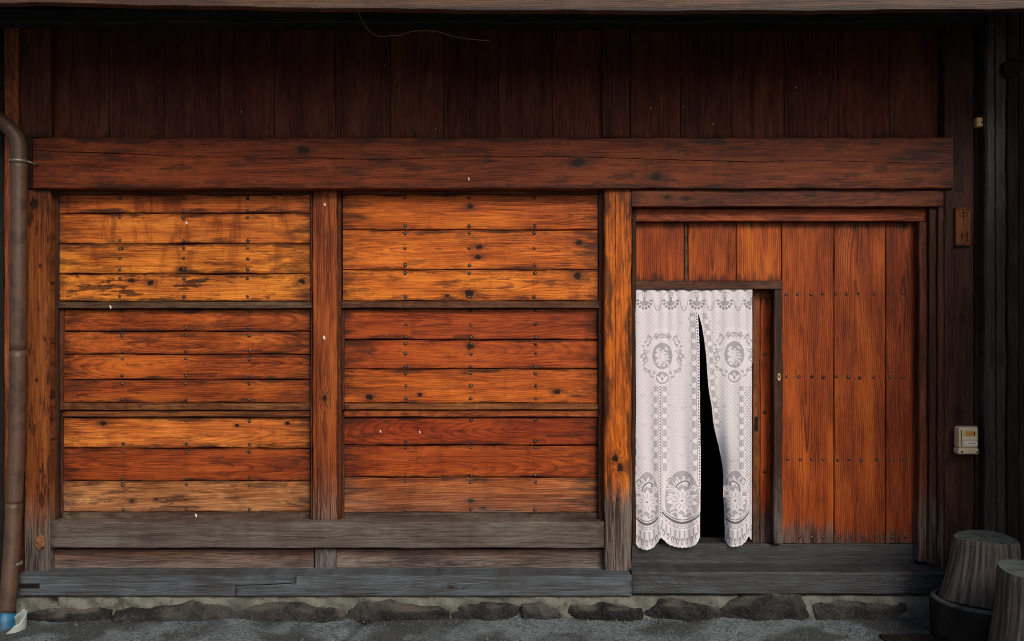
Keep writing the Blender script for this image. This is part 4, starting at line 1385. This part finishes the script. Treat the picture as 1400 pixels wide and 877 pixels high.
# ------------------------------------------------------------------ tree stumps
def stump(label, px, py_top, dist, r_top, r_bot, z_bot, seed, shift=(0, 0), split=None, flute=0.05):
    Y = dist - D
    c = P(px, py_top, Y)
    zt = c.z
    rr = random.Random(seed)
    ph = [rr.uniform(0, 6.28) for _ in range(10)]
    n, h = 260, 26
    vv, ff = [], []
    zc = (zt - z_bot)

    def rad(t, k):
        base = r_top + (r_bot - r_top) * (k ** 1.7)
        lob = 1 + flute * (0.4 + k) * (math.sin(3 * t + ph[0]) * 0.8 + math.sin(5 * t + ph[1]) * 0.6)
        fl = 0.0020 * (0.5 + 0.5 * k) * (math.sin(13 * t + ph[2] + 1.8 * k) + math.sin(23 * t + ph[3] - 2 * k) * math.sin(3 * t + ph[7]) + 0.8 * math.sin(41 * t + ph[4] + 3 * math.sin(k * 3 + t)))
        cut = 0.0
        if split is not None:
            dt = (t - split - 0.06 * math.sin(k * 4) + math.pi) % (2 * math.pi) - math.pi
            cut = -0.075 * math.exp(-(dt / 0.075) ** 4) * max(0.0, 1 - k * 0.75)
        return base * lob + fl + cut
    for j in range(h):
        k = j / (h - 1)
        for i in range(n):
            t = 2 * math.pi * i / n
            R = rad(t, k)
            if j == 0:
                R -= 0.006
            vv.append((R * math.cos(t) + shift[0] * k, R * math.sin(t) + shift[1] * k, -k * zc + (0.006 * math.sin(2 * t + ph[5]) if j < 2 else 0) - (0.006 if j == 1 else 0)))
    for j in range(h - 1):
        for i in range(n):
            ff.append((j * n + i, j * n + (i + 1) % n, (j + 1) * n + (i + 1) % n, (j + 1) * n + i))
    # top: rings towards the centre
    prev = 0
    for q, kq in enumerate((0.8, 0.6, 0.4, 0.2)):
        b0 = len(vv)
        for i in range(n):
            t = 2 * math.pi * i / n
            R = (rad(t, 0) if q < 1 else r_top) * kq
            vv.append((R * math.cos(t), R * math.sin(t), -0.004 + 0.004 * math.sin(2 * t + ph[5]) * kq + 0.003 * math.sin(6 * t + ph[6] + q)))
        for i in range(n):
            ff.append((prev + i, prev + (i + 1) % n, b0 + (i + 1) % n, b0 + i))
        prev = b0
    vv.append((0, 0, -0.003))
    for i in range(n):
        ff.append((prev + i, prev + (i + 1) % n, len(vv) - 1))
    ff.append(tuple(range((h - 1) * n, h * n)))
    o = mesh_obj('tree_stump', vv, ff, STUMPW, None, (c.x, c.y, zt), False)
    return tag(o, label, 'stump')


stump('silvered tree stump with a split, set on a dark round base', 1347, 735, 4.86, 0.165, 0.208, 0.236, 5, (-0.035, -0.02), split=-1.25)
stump('nearer tree stump cut off by the right edge of the photo', 1420, 779, 4.28, 0.182, 0.235, -0.01, 9, (-0.01, 0), flute=0.04)


def lathe(name, prof, c, mat, n=64, wob=0.0):
    vv, ff = [], []
    for (r, z) in prof:
        for i in range(n):
            t = 2 * math.pi * i / n
            k = 1 + wob * (math.sin(3 * t) + 0.6 * math.sin(7 * t + 1))
            vv.append((r * k * math.cos(t), r * k * math.sin(t), z))
    for j in range(len(prof) - 1):
        for i in range(n):
            ff.append((j * n + i, j * n + (i + 1) % n, (j + 1) * n + (i + 1) % n, (j + 1) * n + i))
    ff.append(tuple(range(n)))
    ff.append(tuple(range(len(vv) - n, len(vv))))
    return mesh_obj(name, vv, ff, mat, None, c, True)


cb = P(1340, 800, 4.84 - D)
o = lathe('stump_base', [(0.05, 0.228), (0.20, 0.228), (0.214, 0.226), (0.236, 0.224), (0.246, 0.214), (0.249, 0.17), (0.246, 0.05), (0.245, -0.01), (0.05, -0.01)],
          (cb.x, cb.y, 0), BASEM, 72, 0.014)
rm = lathe('rim', [(0.216, 0.222), (0.219, 0.231), (0.232, 0.232), (0.240, 0.226), (0.246, 0.216)], (0, 0, 0), simple('dusty worn rim', (84, 92, 90), 0.9, 0.2, 0.7, 50, 0, 1.0, (40, 40, 38)), 72, 0.014)
rm.parent = o
tag(o, 'dark round base with a raised rim under the split stump', 'base')

# steel plate let into the ground
dc = thing('drain_cover', 'rusty flat drain cover at the bottom edge left of stumps', 'drain cover', (1.86, -0.5, 0))
x0, x1 = (1206 - 700) / F * 4.86, (1279 - 700) / F * 4.86
yb = F * CZ / (869.5 - 438.5) - D
solid_box('plate', (x0, yb - 0.42, -0.02), (x1, yb, 0.012), IRONPLATE, dc, 0.003, 1)
for i in range(5):
    xx = x0 + (x1 - x0) * (i + 0.5) / 5
    solid_box('tread_bar', (xx - 0.008, yb - 0.40, 0.010), (xx + 0.008, yb - 0.02, 0.016), IRONPLATE, dc, 0.002, 1)

# stray wire hanging from the eave
wp_ = [(489, 9, -0.16), (492, 22, -0.17), (501, 38, -0.17), (511, 47, -0.17), (521, 50.5, -0.17), (533, 49, -0.17), (546, 48.5, -0.17), (560, 44, -0.17), (577, 42, -0.17),
       (598, 43.5, -0.17), (620, 50, -0.17), (645, 54, -0.17), (669, 56, -0.17)]
o = tube('loose_wire', smooth_path([P(*w) for w in wp_], 5), 0.0021, WIREM, None, 6)
tag(o, 'thin loose wire curling down from the eave over dark boards', 'wire')
